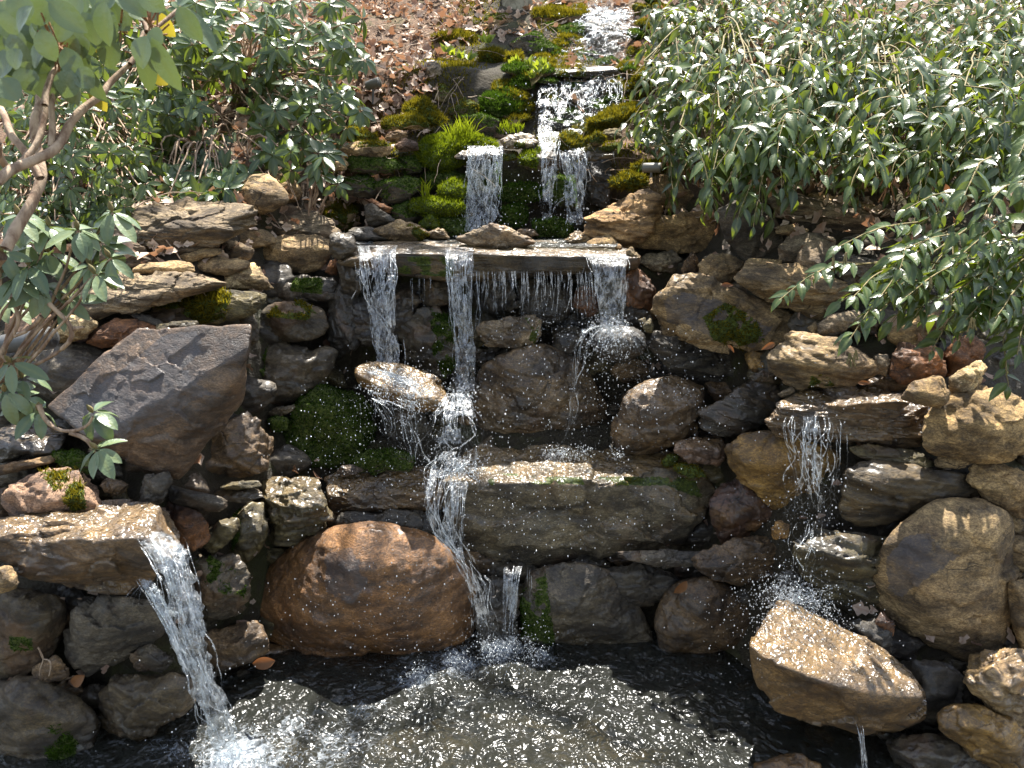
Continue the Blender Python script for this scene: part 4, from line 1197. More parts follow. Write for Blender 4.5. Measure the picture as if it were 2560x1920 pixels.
rock('mossy_rock', 'mossy bulge between the middle and left curtains of the second cascade', 'B', '1148,1002 1180,930 1300,898 1452,930 1457,1002 1350,1054 1250,1052', 'dark', .4, d=4.5, t=.5, moss='1150,910 1290,900 1260,1040 1150,1010', mosscol='bright', mosslen=.02)
rock('flat_stone', 'thin dark lip at the right end of the second cascade', 'B', '1448,932 1720,928 1744,962 1600,992 1460,964', 'dark', .4, t=.5, tilt=12, d=4.55, film=.4)
rock('mossy_rock', 'golden mossy rock right of the stream above the lip', 'B', '1388,852 1480,808 1562,870 1562,902 1420,934', 'olive', .1, d=4.6, moss=1.1, mosslen=.022)
rock('mossy_rock', 'round moss-rimmed stone right of the golden mossy rock', 'B', '1558,872 1620,808 1684,850 1642,904', 'olive', .1, d=4.6, moss=.8, mosslen=.02)
rock('mossy_rock', 'long moss-covered rock slanting up right of the upper stream', 'B', '1578,762 1700,678 1860,638 1884,700 1720,784 1600,804', 'olive', 0, d=4.9, t=.5, moss=1.5, mosslen=.026)
rock('stone', 'olive block below the long moss-covered rock', 'B', '1658,822 1700,788 1780,788 1772,852 1690,862', 'olive', 0, d=4.75)
rock('mossy_rock', 'mossy stone hidden among the twigs at the right of the second cascade', 'B', '1640,920 1760,875 1780,900 1700,930', 'olive', 0, d=4.6, moss=1.3)
rock('mossy_rock', 'mossy bank stone beside the garden spotlight on the right', 'B', '1840,1030 1930,990 2040,990 2060,1040 1900,1070', 'olive', 0, d=4.6, moss=1.4, mosslen=.026)
rock('mossy_rock', 'moss clump overhanging the right side of the second cascade', 'B', '1710,1130 1800,1060 1920,1090 1940,1140 1780,1160', 'olive', 0, d=4.35, moss=1.4, mosslen=.028)
rock('boulder', 'dark wet rock behind the right drips of the second cascade', 'B', '1540,1000 1700,980 1740,1120 1680,1280 1560,1240', 'black', .5, d=4.72)
rock('mossy_rock', 'dark green rock behind the left curtain of the second cascade', 'B', '840,1010 1030,1000 1040,1180 900,1240 840,1150', 'green', .4, d=4.68, moss=1.0, mosscol='dark')
rock('mossy_rock', 'dark moss ledge between the two curtains, the upper one', 'B', '1038,1142 1150,1120 1262,1138 1284,1232 1050,1244', 'green', .3, d=4.6, moss=1.4, mosscol='dark', mosslen=.02)
rock('mossy_rock', 'dark moss ledge between the two curtains, the lower one', 'B', '1038,1282 1120,1260 1202,1270 1194,1392 1050,1384', 'green', .3, d=4.45, moss=1.4, mosscol='dark', mosslen=.02)
rock('mossy_rock', 'dark moss cushion at the foot of the middle stream', 'B', '1238,1372 1350,1338 1462,1360 1474,1452 1250,1464', 'green', .3, d=4.3, moss=1.5, mosscol='dark', mosslen=.02)
rock('mossy_rock', 'dark green rock behind the middle stream of the second cascade', 'B', '1368,1082 1480,1078 1504,1282 1380,1284 1300,1180', 'green', .4, d=4.62, moss=.9, mosscol='dark')
rock('mossy_rock', 'shadowed mossy rock left of the left curtain', 'B', '560,1060 720,1040 830,1090 700,1120 600,1170', 'green', .2, d=4.65, moss=1.0, mosscol='dark')
rock('mossy_rock', 'shadowed mossy rock under the long green moss ledge', 'B', '640,1330 820,1320 850,1430 740,1460 660,1420', 'green', .4, d=4.3, moss=1.0, mosscol='dark')

# ---- third and top cascade
GROUP[0] = 'rocks of the top cascade'
rock('mossy_rock', 'dark moss-hung ledge left of the third cascade', 'B', '918,602 1100,568 1184,640 1162,722 1000,744 930,694', 'dark', .2, d=5.45, moss=1.2, mosscol='dark', mosslen=.03)
rock('mossy_rock', 'dark low boulder above the little pool of the second cascade', 'B', '798,722 920,698 1022,750 1002,812 850,814', 'dark', .2, d=5.2, moss=.7, mosscol='dark')
rock('mossy_rock', 'brown mossy stone left of the dark moss-hung ledge', 'B', '718,682 820,598 902,660 884,722 760,724', 'dark', .1, d=5.4, moss=.8, mosscol='olive')
rock('boulder', 'upright grey stone among the dry twigs', 'B', '568,392 640,378 692,440 684,522 600,504', 'grey', 0, d=6.0)
rock('boulder', 'olive stone below the upright grey stone', 'B', '628,522 700,508 744,600 702,644 640,604', 'olive', 0, d=5.8, moss=.5)
rock('boulder', 'grey-tan boulder with a mossy top at the foot of the tree', 'B', '828,102 900,78 1080,83 1202,150 1214,190 1080,264 950,244 860,184', 'tan', 0, t=.4, d=7.0, moss='830,100 900,75 1090,80 1060,140 880,150')
rock('mossy_rock', 'flat rock with a golden moss top right of the tree', 'B', '1228,72 1300,43 1540,58 1594,90 1582,132 1380,154 1250,124', 'brown', 0, t=.55, d=7.0, moss='1225,40 1550,55 1590,90 1400,110 1235,110', mosslen=.035)
rock('boulder', 'brown rock at the top edge behind the golden moss rock', 'B', '1348,-10 1500,-20 1544,40 1350,34', 'brown', 0, d=7.8)
rock('mossy_rock', 'mossy lip stone of the third cascade', 'B', '1358,422 1450,413 1562,408 1752,420 1754,452 1560,484 1380,474', 'dark', .4, d=5.6, t=.5, tilt=12, film=.5, moss='1360,415 1560,415 1560,470 1380,470')
rock('mossy_rock', 'dark green rock at the left of the third cascade', 'B', '1308,562 1380,548 1404,640 1322,704', 'green', .3, d=5.65, moss=1.0, mosscol='olive')
rock('boulder', 'black wet rock behind the third cascade', 'B', '1430,490 1600,470 1680,560 1640,700 1440,690', 'black', .5, d=5.8)
rock('mossy_rock', 'mossy block right of the third cascade', 'B', '1838,422 1930,408 1964,520 1862,544', 'olive', .1, d=5.8, moss=1.0)
rock('mossy_rock', 'mossy stone at the right edge of the third cascade', 'B', '1688,492 1760,478 1784,540 1700,554', 'dark', .3, d=5.55, moss=1.0)
rock('mossy_rock', 'small golden mossy stone above the mossy block', 'B', '1788,392 1860,388 1844,442 1800,444', 'olive', .1, d=6.0, moss=1.4)
rock('boulder', 'mossy rock at the right of the top white water', 'B', '1848,22 2000,28 1984,112 1880,94', 'dark', .2, d=7.4, moss=.9)
rock('boulder', 'big dark mossy rock left of the top white water', 'B', '1318,162 1560,138 1584,242 1400,334 1330,264', 'dark', .3, d=7.0, moss=.7, mosscol='dark')
rock('boulder', 'dark brown rock under the mossy tree-foot boulder', 'B', '1098,262 1240,200 1330,282 1400,352 1380,404 1200,394', 'dark', .2, d=6.6, moss=.5, mosscol='dark')
rock('mossy_rock', 'mossy hummock with bleached grass left of the third cascade', 'B', '898,332 1000,298 1084,360 1052,404 920,404', 'brown', 0, d=6.3, moss=1.0, mosslen=.03)
rock('mossy_rock', 'small moss-topped stone beside the bleached hummock', 'B', '1078,342 1160,318 1174,370 1090,394', 'olive', 0, d=6.2, moss=1.3, mosslen=.03)
rock('mossy_rock', 'yellow mossy bank at the foot of the leaf slope', 'B', '620,230 760,190 890,220 880,290 700,290', 'brown', 0, d=6.9, moss=1.0, mosslen=.035)
rock('boulder', 'wet rock under the top white water', 'B', '1560,140 1720,120 1800,240 1760,400 1560,400', 'dark', .5, d=6.6)

# small stones that close the gaps of the banks
def fillers():
    GROUP[0] = 'small dark stones in the gaps of the banks'
    g = np.zeros((192, 256), bool)
    gy, gx = np.mgrid[0:192, 0:256]
    G = np.stack([gx.ravel() * 10 + 5, gy.ravel() * 10 + 5], 1).astype(float)
    cov = np.zeros(len(G), bool)
    for poly in OUTLINES:
        cov |= inside(G, poly)
    r_ = np.random.default_rng(3)
    lim = np.interp(G[:, 0], [0, 300, 500, 880, 1600, 1900, 2350, 2560], [760, 680, 600, 640, 650, 620, 720, 860])
    bot = np.interp(G[:, 0], [0, 300, 800, 1000, 1500, 1700, 2100, 2560], [1960, 1850, 1720, 1640, 1640, 1680, 1850, 1960])
    cand = ~cov & (G[:, 1] > lim) & (G[:, 1] < bot)
    order = r_.permutation(np.nonzero(cand)[0])
    done = []
    for i in order:
        p = G[i]
        if len(done) >= 120:
            break
        if any(abs(p[0] - q[0]) < q[2] and abs(p[1] - q[1]) < q[2] * .7 for q in done):
            continue
        rad = r_.uniform(38, 85)
        a = np.sort(r_.uniform(0, 2 * math.pi, 9))
        el = r_.uniform(.5, .8)
        pts = np.stack([p[0] + rad * np.cos(a) * r_.uniform(.8, 1.1, 9), p[1] + rad * el * np.sin(a) * r_.uniform(.8, 1.1, 9)], 1)
        done.append((p[0], p[1], rad))
        TILE['P'] = (0, 0, 1.0)
        center = 900 < p[0] < 1650
        col = r_.choice(['dark', 'brown', 'slate', 'black', 'olive'])
        rock('stone', 'small dark stone filling a gap between bigger rocks of the bank', 'P', [tuple(q) for q in pts], col, .45, dd=.13, t=.4, cat='stone', facets=5, sharp=20, lvl=5)


fillers()


def top_stones():
    """mossy stones stepping up both sides of the upper cascade"""
    GROUP[0] = 'mossy stones edging the upper cascade'
    r_ = np.random.default_rng(12)
    edge = np.array([(1120, 800), (1180, 640), (1230, 520), (1280, 430), (1420, 330), (1480, 240), (1500, 150), (1560, 60)], float)
    edger = np.array([(1520, 800), (1640, 660), (1740, 560), (1800, 460), (1830, 330), (1840, 220), (1900, 120), (1960, 20)], float)
    k = 0
    for E, sg in ((edge, -1), (edger, 1)):
        for i in range(44):
            u = r_.random()
            j = u * (len(E) - 1)
            a = int(min(j, len(E) - 2))
            p = E[a] + (E[a + 1] - E[a]) * (j - a)
            p = p + np.array([sg * abs(r_.normal(0, 90)), r_.normal(0, 25)])
            w_ = r_.uniform(38, 95) * (1.15 - .45 * u)
            an = np.sort(r_.uniform(0, 6.283, 9))
            pts = [(p[0] + w_ * math.cos(q) * r_.uniform(.8, 1.1), p[1] + w_ * .5 * math.sin(q) * r_.uniform(.8, 1.1)) for q in an]
            k += 1
            rock('mossy_rock', 'small mossy stone stacked at the side of the upper cascade', 'B', pts, r_.choice(['dark', 'olive', 'brown', 'tan']), .15, t=.5, tilt=28, dd=-.05 * r_.random() - .02,
                 moss=r_.uniform(.4, 1.3), mosscol=r_.choice(['olive', 'olive', 'dark']), mosslen=.024, lvl=4, sharp=16, facets=6)
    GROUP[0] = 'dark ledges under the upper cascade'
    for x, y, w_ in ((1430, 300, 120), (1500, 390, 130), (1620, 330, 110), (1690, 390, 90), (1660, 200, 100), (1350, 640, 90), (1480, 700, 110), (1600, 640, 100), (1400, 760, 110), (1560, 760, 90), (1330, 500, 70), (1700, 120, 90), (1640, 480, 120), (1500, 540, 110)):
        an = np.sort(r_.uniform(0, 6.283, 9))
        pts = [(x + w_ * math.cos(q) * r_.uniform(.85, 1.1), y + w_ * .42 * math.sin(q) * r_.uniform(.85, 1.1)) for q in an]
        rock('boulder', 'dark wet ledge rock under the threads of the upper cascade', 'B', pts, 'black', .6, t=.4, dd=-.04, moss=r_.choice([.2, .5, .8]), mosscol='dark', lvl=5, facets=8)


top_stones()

# ------------------------------------------------------------------ falling water
def tubes(paths, radii, k=5):
    """paths (n,m,3), radii (n,m) -> one mesh's vertices and faces"""
    paths = np.asarray(paths, float)
    n, m, _ = paths.shape
    T = np.gradient(paths, axis=1)
    T /= np.maximum(np.linalg.norm(T, axis=2)[..., None], 1e-9)
    ref = np.where(np.abs(T[..., :1]) > .85, np.array([0, 1.0, 0]), np.array([1.0, 0, 0]))
    u = np.cross(T, ref)
    u /= np.maximum(np.linalg.norm(u, axis=2)[..., None], 1e-9)
    v = np.cross(T, u)
    a = np.arange(k) * 2 * math.pi / k
    V = paths[:, :, None, :] + radii[:, :, None, None] * (u[:, :, None, :] * np.cos(a)[None, None, :, None] + v[:, :, None, :] * np.sin(a)[None, None, :, None])
    idx = np.arange(n * m * k).reshape(n, m, k)
    A = idx[:, :-1, :]
    Bq = np.roll(idx, -1, 2)[:, :-1, :]
    Cq = np.roll(idx, -1, 2)[:, 1:, :]
    Dq = idx[:, 1:, :]
    F = np.stack([A, Bq, Cq, Dq], -1).reshape(-1, 4)
    return V.reshape(-1, 3), F


def resample(C, m):
    C = np.asarray(C, float)
    L = np.concatenate([[0], np.cumsum(np.linalg.norm(np.diff(C[:, :3], axis=0), axis=1))])
    t = np.linspace(0, L[-1], m)
    out = np.stack([np.interp(t, L, C[:, j]) for j in range(C.shape[1])], 1)
    return out, L[-1]


def smooth(C, it=2):
    C = np.asarray(C, float)
    for _ in range(it):
        Q = [C[0]]
        for a, b in zip(C[:-1], C[1:]):
            Q += [a * .75 + b * .25, a * .25 + b * .75]
        Q.append(C[-1])
        C = np.array(Q)
    return C


class Mesh:
    def __init__(s):
        s.V, s.F, s.n = [], [], 0

    def add(s, V, F):
        s.V.append(np.asarray(V, float)); s.F.append(np.asarray(F, int) + s.n); s.n += len(V)

    def build(s, name, mat, parent=None, base=None, sm=True):
        V = np.concatenate(s.V)
        F = np.concatenate(s.F)
        b = np.zeros(3) if base is None else np.asarray(base)
        return put(name, mesh_np(name, V - b, F, sm), mat, parent, b if parent is None else None)


def path3(pts, tile='V'):
    """(x, y, distance, width) in photo measure -> x, y, z, width in metres"""
    P = px(tile, pts)
    d = dm(np.array([p[2] for p in pts], float))
    W = at(P, d)
    w = np.array([p[3] for p in pts], float) * TILE[tile][2] * d / FPX
    return np.concatenate([W, w[:, None]], 1)


def strands(M, C, n, r0=.0034, wig=.10, bead=.55, gaps=.25, m=None, depth=.03, spread=1.0, ragged=.25):
    C = smooth(C, 2)
    _, L = resample(C, 4)
    m = m or int(np.clip(L / .011, 14, 90))
    C, L = resample(C, m)
    s = np.linspace(0, 1, m)
    paths, rads = [], []
    n = max(4, int(n * .55))
    r0 = r0 * .52
    wig = wig * 1.5
    gaps = min(.88, gaps * 1.6 + .14)
    for j in range(n):
        u = rng.beta(.6, .6) - .5
        k = rng.uniform(0, 100)
        q = np.stack([s * L * 9 + k, np.full(m, u * 3.0 + k), np.full(m, k * .37)], 1)
        w1 = vnoise(q, 3) * C[:, 3] * wig * (s * 1.3 + .25)
        w2 = vnoise(q * 2.7 + 5, 4) * .006 * (s + .2)
        p = C[:, :3].copy()
        p[:, 0] += u * C[:, 3] * spread + w1 + w2
        p[:, 1] += rng.uniform(-depth, depth) * .5 + vnoise(q + 31, 6) * depth * .5 * s
        rr = r0 * rng.uniform(.35, 1.4) * np.clip(1 + 1.5 * bead * vnoise(q * np.array([7.5, 1, 1]) + 9, 8), .1, 2.6)
        g = vnoise(q * np.array([2.4, 1, 1]) + 51, 9)
        rr = np.where(g < -1 + 2 * gaps * (s * 1.2 + .15), .0001, rr)
        a0, a1 = rng.uniform(0, .30) * rng.random(), 1 - rng.uniform(0, ragged)
        rr = rr * sstep(a0 - .02, a0 + .02, s) * (1 - sstep(a1 - .03, a1 + .01, s)) + .00005
        paths.append(p); rads.append(rr)
    V, F = tubes(np.array(paths), np.array(rads))
    M.add(V, F)


def sheet(M, C, nx=14, amp=.012, holes=0.0, k=0.0):
    C = smooth(C, 2)
    _, L = resample(C, 4)
    m = int(np.clip(L / .012, 12, 90))
    C, L = resample(C, m)
    u = np.linspace(-.5, .5, nx)
    S = np.linspace(0, 1, m)
    edge = 1 + .16 * vnoise(np.stack([S * L * 14 + k, np.full(m, k), np.full(m, 3.0)], 1), 2)
    P = C[:, None, :3] + np.zeros((m, nx, 3))
    P[:, :, 0] += u[None, :] * (C[:, 3] * edge)[:, None]
    q = P.reshape(-1, 3)
    P[:, :, 1] += (fbm(q * np.array([1, 1, .35]) + k, 22, 3, 12) * amp).reshape(m, nx)
    idx = np.arange(m * nx).reshape(m, nx)
    F = np.stack([idx[:-1, :-1], idx[:-1, 1:], idx[1:, 1:], idx[1:, :-1]], -1).reshape(-1, 4)
    if holes > 0:
        c = P.reshape(-1, 3)[F].mean(1)
        F = F[vnoise(c * np.array([1, 1, .6]) * 26 + k, 15) > -1 + 2 * holes]
    M.add(P.reshape(-1, 3), F)


def body(M, C, amp=.30, flat=.42, k=16, seed=0):
    """a thick, lumpy, glassy rope of water with a ragged outline"""
    C = smooth(C, 2)
    _, L = resample(C, 4)
    m = int(np.clip(L / .009, 14, 110))
    C, L = resample(C, m)
    a = np.arange(k) * 2 * math.pi / k
    P = C[:, None, :3] + np.zeros((m, k, 3))
    hw = C[:, 3:4] * .5
    q = np.stack([np.cos(a)[None] * 1.6 + np.zeros((m, 1)), np.sin(a)[None] * 1.6 + np.zeros((m, 1)), (np.linspace(0, L, m) * 17)[:, None] + np.zeros((1, k))], 2).reshape(-1, 3) + seed
    f = (1 + amp * (1.3 * vnoise(q, 3) + .9 * vnoise(q * np.array([2, 2, 2.6]) + 3, 4) + .7 * np.clip(vnoise(q * np.array([3, 3, 5.0]) + 9, 6), 0, 1) ** 2)).reshape(m, k)
    end = np.clip(np.minimum(np.arange(m), np.arange(m)[::-1]) / 3.0, .02, 1)[:, None]
    P[:, :, 0] += hw * f * np.cos(a)[None] * end
    P[:, :, 1] += hw * flat * f * np.sin(a)[None] * end
    idx = np.arange(m * k).reshape(m, k)
    F = np.stack([idx[:-1], np.roll(idx, -1, 1)[:-1], np.roll(idx, -1, 1)[1:], idx[1:]], -1).reshape(-1, 4)
    M.add(P.reshape(-1, 3), F)


DROPS = []


def drops(c, sx, sy, sz, n, r=(.0009, .0033)):
    n = int(n * .8)
    p = rng.normal(0, 1, (n, 3)) * np.array([sx, sy, sz]) + np.asarray(c)
    rr = r[0] + (r[1] - r[0]) * rng.random(n) ** 2.8
    DROPS.append((p, rr))


def burst(M, c, n, speed, el=(15, 80), az=(0, 360), g=9.8, T=.16, r0=.0026, drop=2):
    """thrown water: short ballistic threads ending in drops"""
    m = 9
    paths, rads = [], []
    n = int(n * .62)
    r0 = r0 * .62
    drop = drop + 2
    for j in range(n):
        e = math.radians(rng.uniform(*el)); a = math.radians(rng.uniform(*az))
        v = speed * rng.uniform(.12, 1.0) ** 1.2 * np.array([math.cos(e) * math.cos(a), math.cos(e) * math.sin(a), math.sin(e)])
        t0 = rng.uniform(0, .5) * T
        t = np.linspace(t0, t0 + T * rng.uniform(.08, .32), m)
        p = np.asarray(c)[None] + (rng.normal(0, 1, 3) * np.array([.035, .02, .012]))[None] + v[None] * t[:, None]
        p[:, 2] -= .5 * g * t ** 2
        q = np.stack([t * 60, np.full(m, j * 1.7), np.full(m, 3.3)], 1)
        paths.append(p + rng.normal(0, .002, (m, 3)))
        rads.append(r0 * rng.uniform(.4, 1.2) * np.sin(np.linspace(.25, 2.9, m)) * (1 + .6 * vnoise(q, 5)) + 1e-5)
        for _ in range(drop):
            tt = t[-1] + rng.uniform(0, .6) * T
            e_ = np.asarray(c) + v * tt * rng.uniform(.9, 1.15)
            e_[2] -= .5 * g * tt ** 2
            DROPS.append((e_[None] + rng.normal(0, .018, (1, 3)), np.array([.0007 + .0026 * rng.random() ** 2.5])))
    V, F = tubes(np.array(paths), np.array(rads))
    M.add(V, F)


STREAMS = 'streams of the waterfall'


def stream(label, parts, cat='water stream', name='water_stream'):
    """parts: list of (path, strand count, sheet?, options)"""
    MS, MT = Mesh(), Mesh()
    base = None
    hassheet = False
    MBo, hasbody = Mesh(), False
    for k, (pts, n, sh, kw) in enumerate(parts):
        C = path3(pts)
        if kw.get('body'):
            hasbody = True
            body(MBo, C, kw['body'], seed=k * 5.1 + len(label))
            kw = {q: w for q, w in kw.items() if q != 'body'}
        if base is None:
            base = C[-1, :3].copy()
        if n:
            strands(MS, C, n, **kw)
        if sh:
            hassheet = True
            sheet(MT, C, holes=sh if sh < 1 else 0.0, k=k * 3.7 + len(label))
    o = MS.build(name, FALL, None, base)
    if hassheet:
        MT.build('water_sheet', SHEET, o, base)
    if hasbody:
        MBo.build('water_body', BODY, o, base)
    tag(o, label, cat, STREAMS)
    return o, MS


dL = ROCKS['wet ledge at lower left pouring a clear jet into the pool'][4]
dR = ROCKS['layered wet ledge at right with a shallow amber pool on top'][4]
dG = ROCKS['golden wet boulder splashed by the right cascade and standing out of the pool'][4]

stream('wide clear stream at the left end of the broad slab', [
    ([(815, 530, 3.55, 84), (815, 545, 3.37, 78), (818, 600, 3.33, 70), (824, 680, 3.31, 60), (836, 740, 3.29, 50), (838, 800, 3.26, 44)], 46, .30, dict(r0=.0036, gaps=.22, wig=.2)),
    ([(775, 560, 3.36, 20), (770, 600, 3.33, 26), (776, 680, 3.31, 30), (800, 760, 3.29, 20)], 7, 0, dict(r0=.0028, gaps=.5, wig=.5))])
stream('narrow glassy stream falling from the middle of the broad slab', [
    ([(992, 535, 3.5, 66), (992, 552, 3.36, 60), (995, 620, 3.33, 48), (1000, 700, 3.31, 42), (1005, 770, 3.29, 40), (1004, 845, 3.26, 40)], 30, .25, dict(r0=.0036, gaps=.15, wig=.12)),
    ([(966, 570, 3.36, 8), (972, 640, 3.33, 14), (985, 740, 3.3, 12), (990, 830, 3.27, 14)], 6, 0, dict(r0=.003, gaps=.3, wig=.6)),
    ([(1024, 575, 3.36, 10), (1030, 640, 3.33, 20), (1024, 760, 3.3, 14), (1015, 840, 3.27, 14)], 8, 0, dict(r0=.0026, gaps=.5, wig=.6))])
drip = []
for i_ in range(30):
    x_ = 1026 + i_ * 9.0 + rng.uniform(-5, 5)
    e_ = rng.choice([650, 680, 715, 750]) + rng.uniform(-15, 15)
    if x_ > 1190:
        e_ += 30
    drip.append(([(x_, 585, 3.375, 8), (x_ + 1, 610, 3.37, 9), (x_ + rng.uniform(-5, 5), (600 + e_) / 2, 3.36, 12), (x_ + rng.uniform(-8, 8), e_, 3.34, 18)], 4 if i_ % 3 else 7, 0, dict(r0=.0026, gaps=.5, bead=.9, wig=.6, ragged=.5)))
for x_, e_ in ((890, 700), (905, 660), (915, 690), (930, 640)):
    drip.append(([(x_, 600, 3.40, 4), (x_, 630, 3.39, 4), (x_ + 2, e_, 3.38, 6)], 2, 0, dict(r0=.0018, gaps=.55, bead=.9)))
stream('row of thin dripping trickles under the front edge of the broad slab', drip, 'trickles', 'water_trickles')
stream('smooth see-through curtain at the right end of the broad slab', [
    ([(1312, 548, 3.5, 90), (1314, 562, 3.36, 86), (1318, 600, 3.34, 74), (1322, 650, 3.33, 60), (1322, 705, 3.31, 52)], 20, 2, dict(r0=.0024, gaps=.35, wig=.12)),
    ([(1268, 570, 3.36, 20), (1268, 620, 3.34, 20), (1266, 690, 3.32, 24)], 10, 0, dict(r0=.003, gaps=.4, wig=.5))])

MB_ = Mesh()
bc = at(px('V', [(1318, 706)]), dm(3.22))[0]
burst(MB_, bc, 70, 1.25, (5, 75), (-30, 60), T=.16, drop=6)
burst(MB_, bc, 60, 1.15, (0, 60), (110, 330), T=.20, drop=6)
for C_, n_ in (([(1312, 704, 3.2, 22), (1280, 708, 3.15, 26), (1258, 735, 3.12, 22), (1247, 800, 3.10, 16), (1243, 860, 3.09, 12), (1228, 940, 3.08, 14), (1218, 968, 3.08, 22)], 22),
               ([(1320, 706, 3.17, 40), (1316, 740, 3.14, 60), (1312, 800, 3.13, 70)], 14), ([(1330, 704, 3.2, 20), (1368, 720, 3.16, 24), (1390, 760, 3.14, 26), (1400, 800, 3.13, 30)], 12)):
    strands(MB_, path3(C_), n_, r0=.0027, gaps=.42, wig=.35, bead=.8)
tag(MB_.build('water_splash', FALL, None, bc), 'fan of water bouncing off the round stone below the right curtain', 'splash', 'splashes of the waterfall')

MB_ = Mesh()
bc = at(px('V', [(850, 812)]), dm(3.04))[0]
for x_, y_, d_, n_ in ((835, 805, 3.1, 90), (870, 822, 3.06, 110), (905, 838, 3.03, 80), (820, 840, 3.02, 60), (890, 870, 3.0, 70), (1000, 852, 3.06, 90)):
    burst(MB_, at(px('V', [(x_, y_)]), dm(d_))[0], n_, .85, (5, 85), T=.12, r0=.0034, drop=2)
for C_, n_ in (([(800, 800, 3.08, 40), (850, 815, 3.03, 60), (900, 850, 3.0, 60), (940, 885, 2.99, 50)], 46), ([(830, 860, 3.0, 60), (870, 880, 2.98, 60), (890, 900, 2.97, 50)], 24)):
    strands(MB_, path3(C_), n_, r0=.0036, gaps=.3, wig=.3, depth=.05)
tag(MB_.build('water_splash', FALL, None, bc), 'white splash on the gold-edged rock under the left stream', 'splash', 'splashes of the waterfall')

stream('braided cascade from the splashed rock down to the broad grey block', [
    ([(985, 850, 3.06, 40), (985, 890, 3.0, 70), (985, 950, 2.97, 96), (985, 1015, 2.95, 112)], 70, .6, dict(r0=.0031, gaps=.36, wig=.28, depth=.07)),
    ([(880, 890, 2.98, 36), (893, 940, 2.96, 26), (903, 1005, 2.95, 34)], 20, 0, dict(r0=.003, gaps=.34, wig=.5)),
    ([(800, 870, 3.0, 50), (810, 900, 2.99, 60), (830, 950, 2.98, 70)], 14, 0, dict(r0=.0024, gaps=.6, wig=.5)),
    ([(840, 880, 3.0, 40), (862, 930, 2.98, 40), (880, 1000, 2.97, 50)], 12, 0, dict(r0=.0024, gaps=.6, wig=.5))])
stream('winding cascade squeezed between the grey block and the orange boulder', [
    ([(985, 975, 3.0, 70), (975, 1000, 2.97, 96), (962, 1022, 2.95, 84), (952, 1055, 2.92, 70), (945, 1100, 2.89, 58), (962, 1160, 2.87, 42), (1000, 1212, 2.85, 28), (1028, 1270, 2.84, 26), (1042, 1330, 2.84, 28), (1060, 1400, 2.84, 50)], 60, .55, dict( r0=.0031, gaps=.34, wig=.35, depth=.06)),
    ([(992, 1040, 2.99, 40), (990, 1100, 2.94, 30), (985, 1180, 2.92, 26), (995, 1210, 2.90, 20)], 22, .35, dict(r0=.0028, gaps=.25)),
    ([(1036, 1240, 2.86, 24), (1062, 1262, 2.84, 24), (1050, 1330, 2.83, 26), (1058, 1380, 2.83, 30)], 12, 0, dict(r0=.003, gaps=.35, wig=.6))])
stream('straight little fall beside the foot of the orange boulder', [
    ([(1110, 1222, 3.0, 44), (1106, 1240, 2.97, 40), (1102, 1300, 2.95, 30), (1098, 1390, 2.92, 30)], 26, .3, dict(r0=.003, gaps=.2)),
    ([(1138, 1228, 2.98, 20), (1138, 1250, 2.97, 22), (1134, 1300, 2.96, 30)], 6, 0, dict(r0=.0022, gaps=.6))])
stream('strong arching jet from the lower left ledge into the pool', [
    ([(335, 1150, dL + .02, 78), (362, 1185, dL - .06, 76), (384, 1240, dL - .11, 70), (402, 1310, dL - .15, 62), (418, 1380, dL - .19, 58), (440, 1460, dL - .22, 52), (466, 1540, dL - .25, 54), (500, 1650, dL - .28, 72)], 34, .45, dict(body=.46, r0=.0036, gaps=.2, wig=.22, depth=.09, ragged=.15)),
    ([(310, 1250, dL - .05, 30), (335, 1285, dL - .1, 34), (362, 1340, dL - .14, 26), (386, 1400, dL - .17, 24), (410, 1450, dL - .2, 30)], 22, .3, dict(body=.3, r0=.003, gaps=.2, wig=.3)),
    ([(312, 1255, dL - .06, 18), (285, 1290, dL - .1, 20), (272, 1350, dL - .12, 26)], 7, 0, dict(r0=.0024, gaps=.55, wig=.7))])
stream('sparkling strands dripping from the layered right ledge', [
    ([(1755, 900, dR - .10, 110), (1755, 930, dR - .15, 130), (1758, 990, dR - .17, 104), (1752, 1060, dR - .18, 90), (1750, 1125, dR - .19, 96)], 44, 0, dict(r0=.0031, gaps=.42, bead=.9, wig=.3)),
    ([(1752, 900, dR - .12, 36), (1752, 940, dR - .16, 40), (1758, 1010, dR - .18, 34), (1764, 1100, dR - .19, 30)], 24, .4, dict(r0=.0034, gaps=.2, bead=.7, wig=.4)),
    ([(1810, 935, dR - .14, 50), (1816, 980, dR - .16, 40), (1812, 1060, dR - .17, 40)], 8, 0, dict(r0=.0024, gaps=.6, bead=.9)),
    ([(1745, 1125, dR - .2, 70), (1735, 1200, dR - .3, 80), (1720, 1290, dR - .45, 60)], 16, 0, dict(r0=.0029, gaps=.72, bead=.9, wig=.5))])
stream('thin trickle running off the golden boulder into the pool', [
    ([(1852, 1558, dG - .12, 20), (1858, 1580, dG - .15, 16), (1863, 1620, dG - .16, 12), (1868, 1680, dG - .17, 16)], 10, .3, dict(r0=.0026, gaps=.12))])
stream('bright left curtain of the second cascade', [
    ([(1048, 315, 4.6, 66), (1047, 328, 4.44, 66), (1044, 380, 4.41, 64), (1042, 440, 4.38, 54), (1032, 500, 4.28, 66)], 60, .2, dict(r0=.0048, gaps=.2, wig=.18, depth=.06)),
    ([(1080, 332, 4.44, 10), (1078, 400, 4.41, 12), (1072, 480, 4.36, 10)], 5, 0, dict(r0=.0034, gaps=.35))])
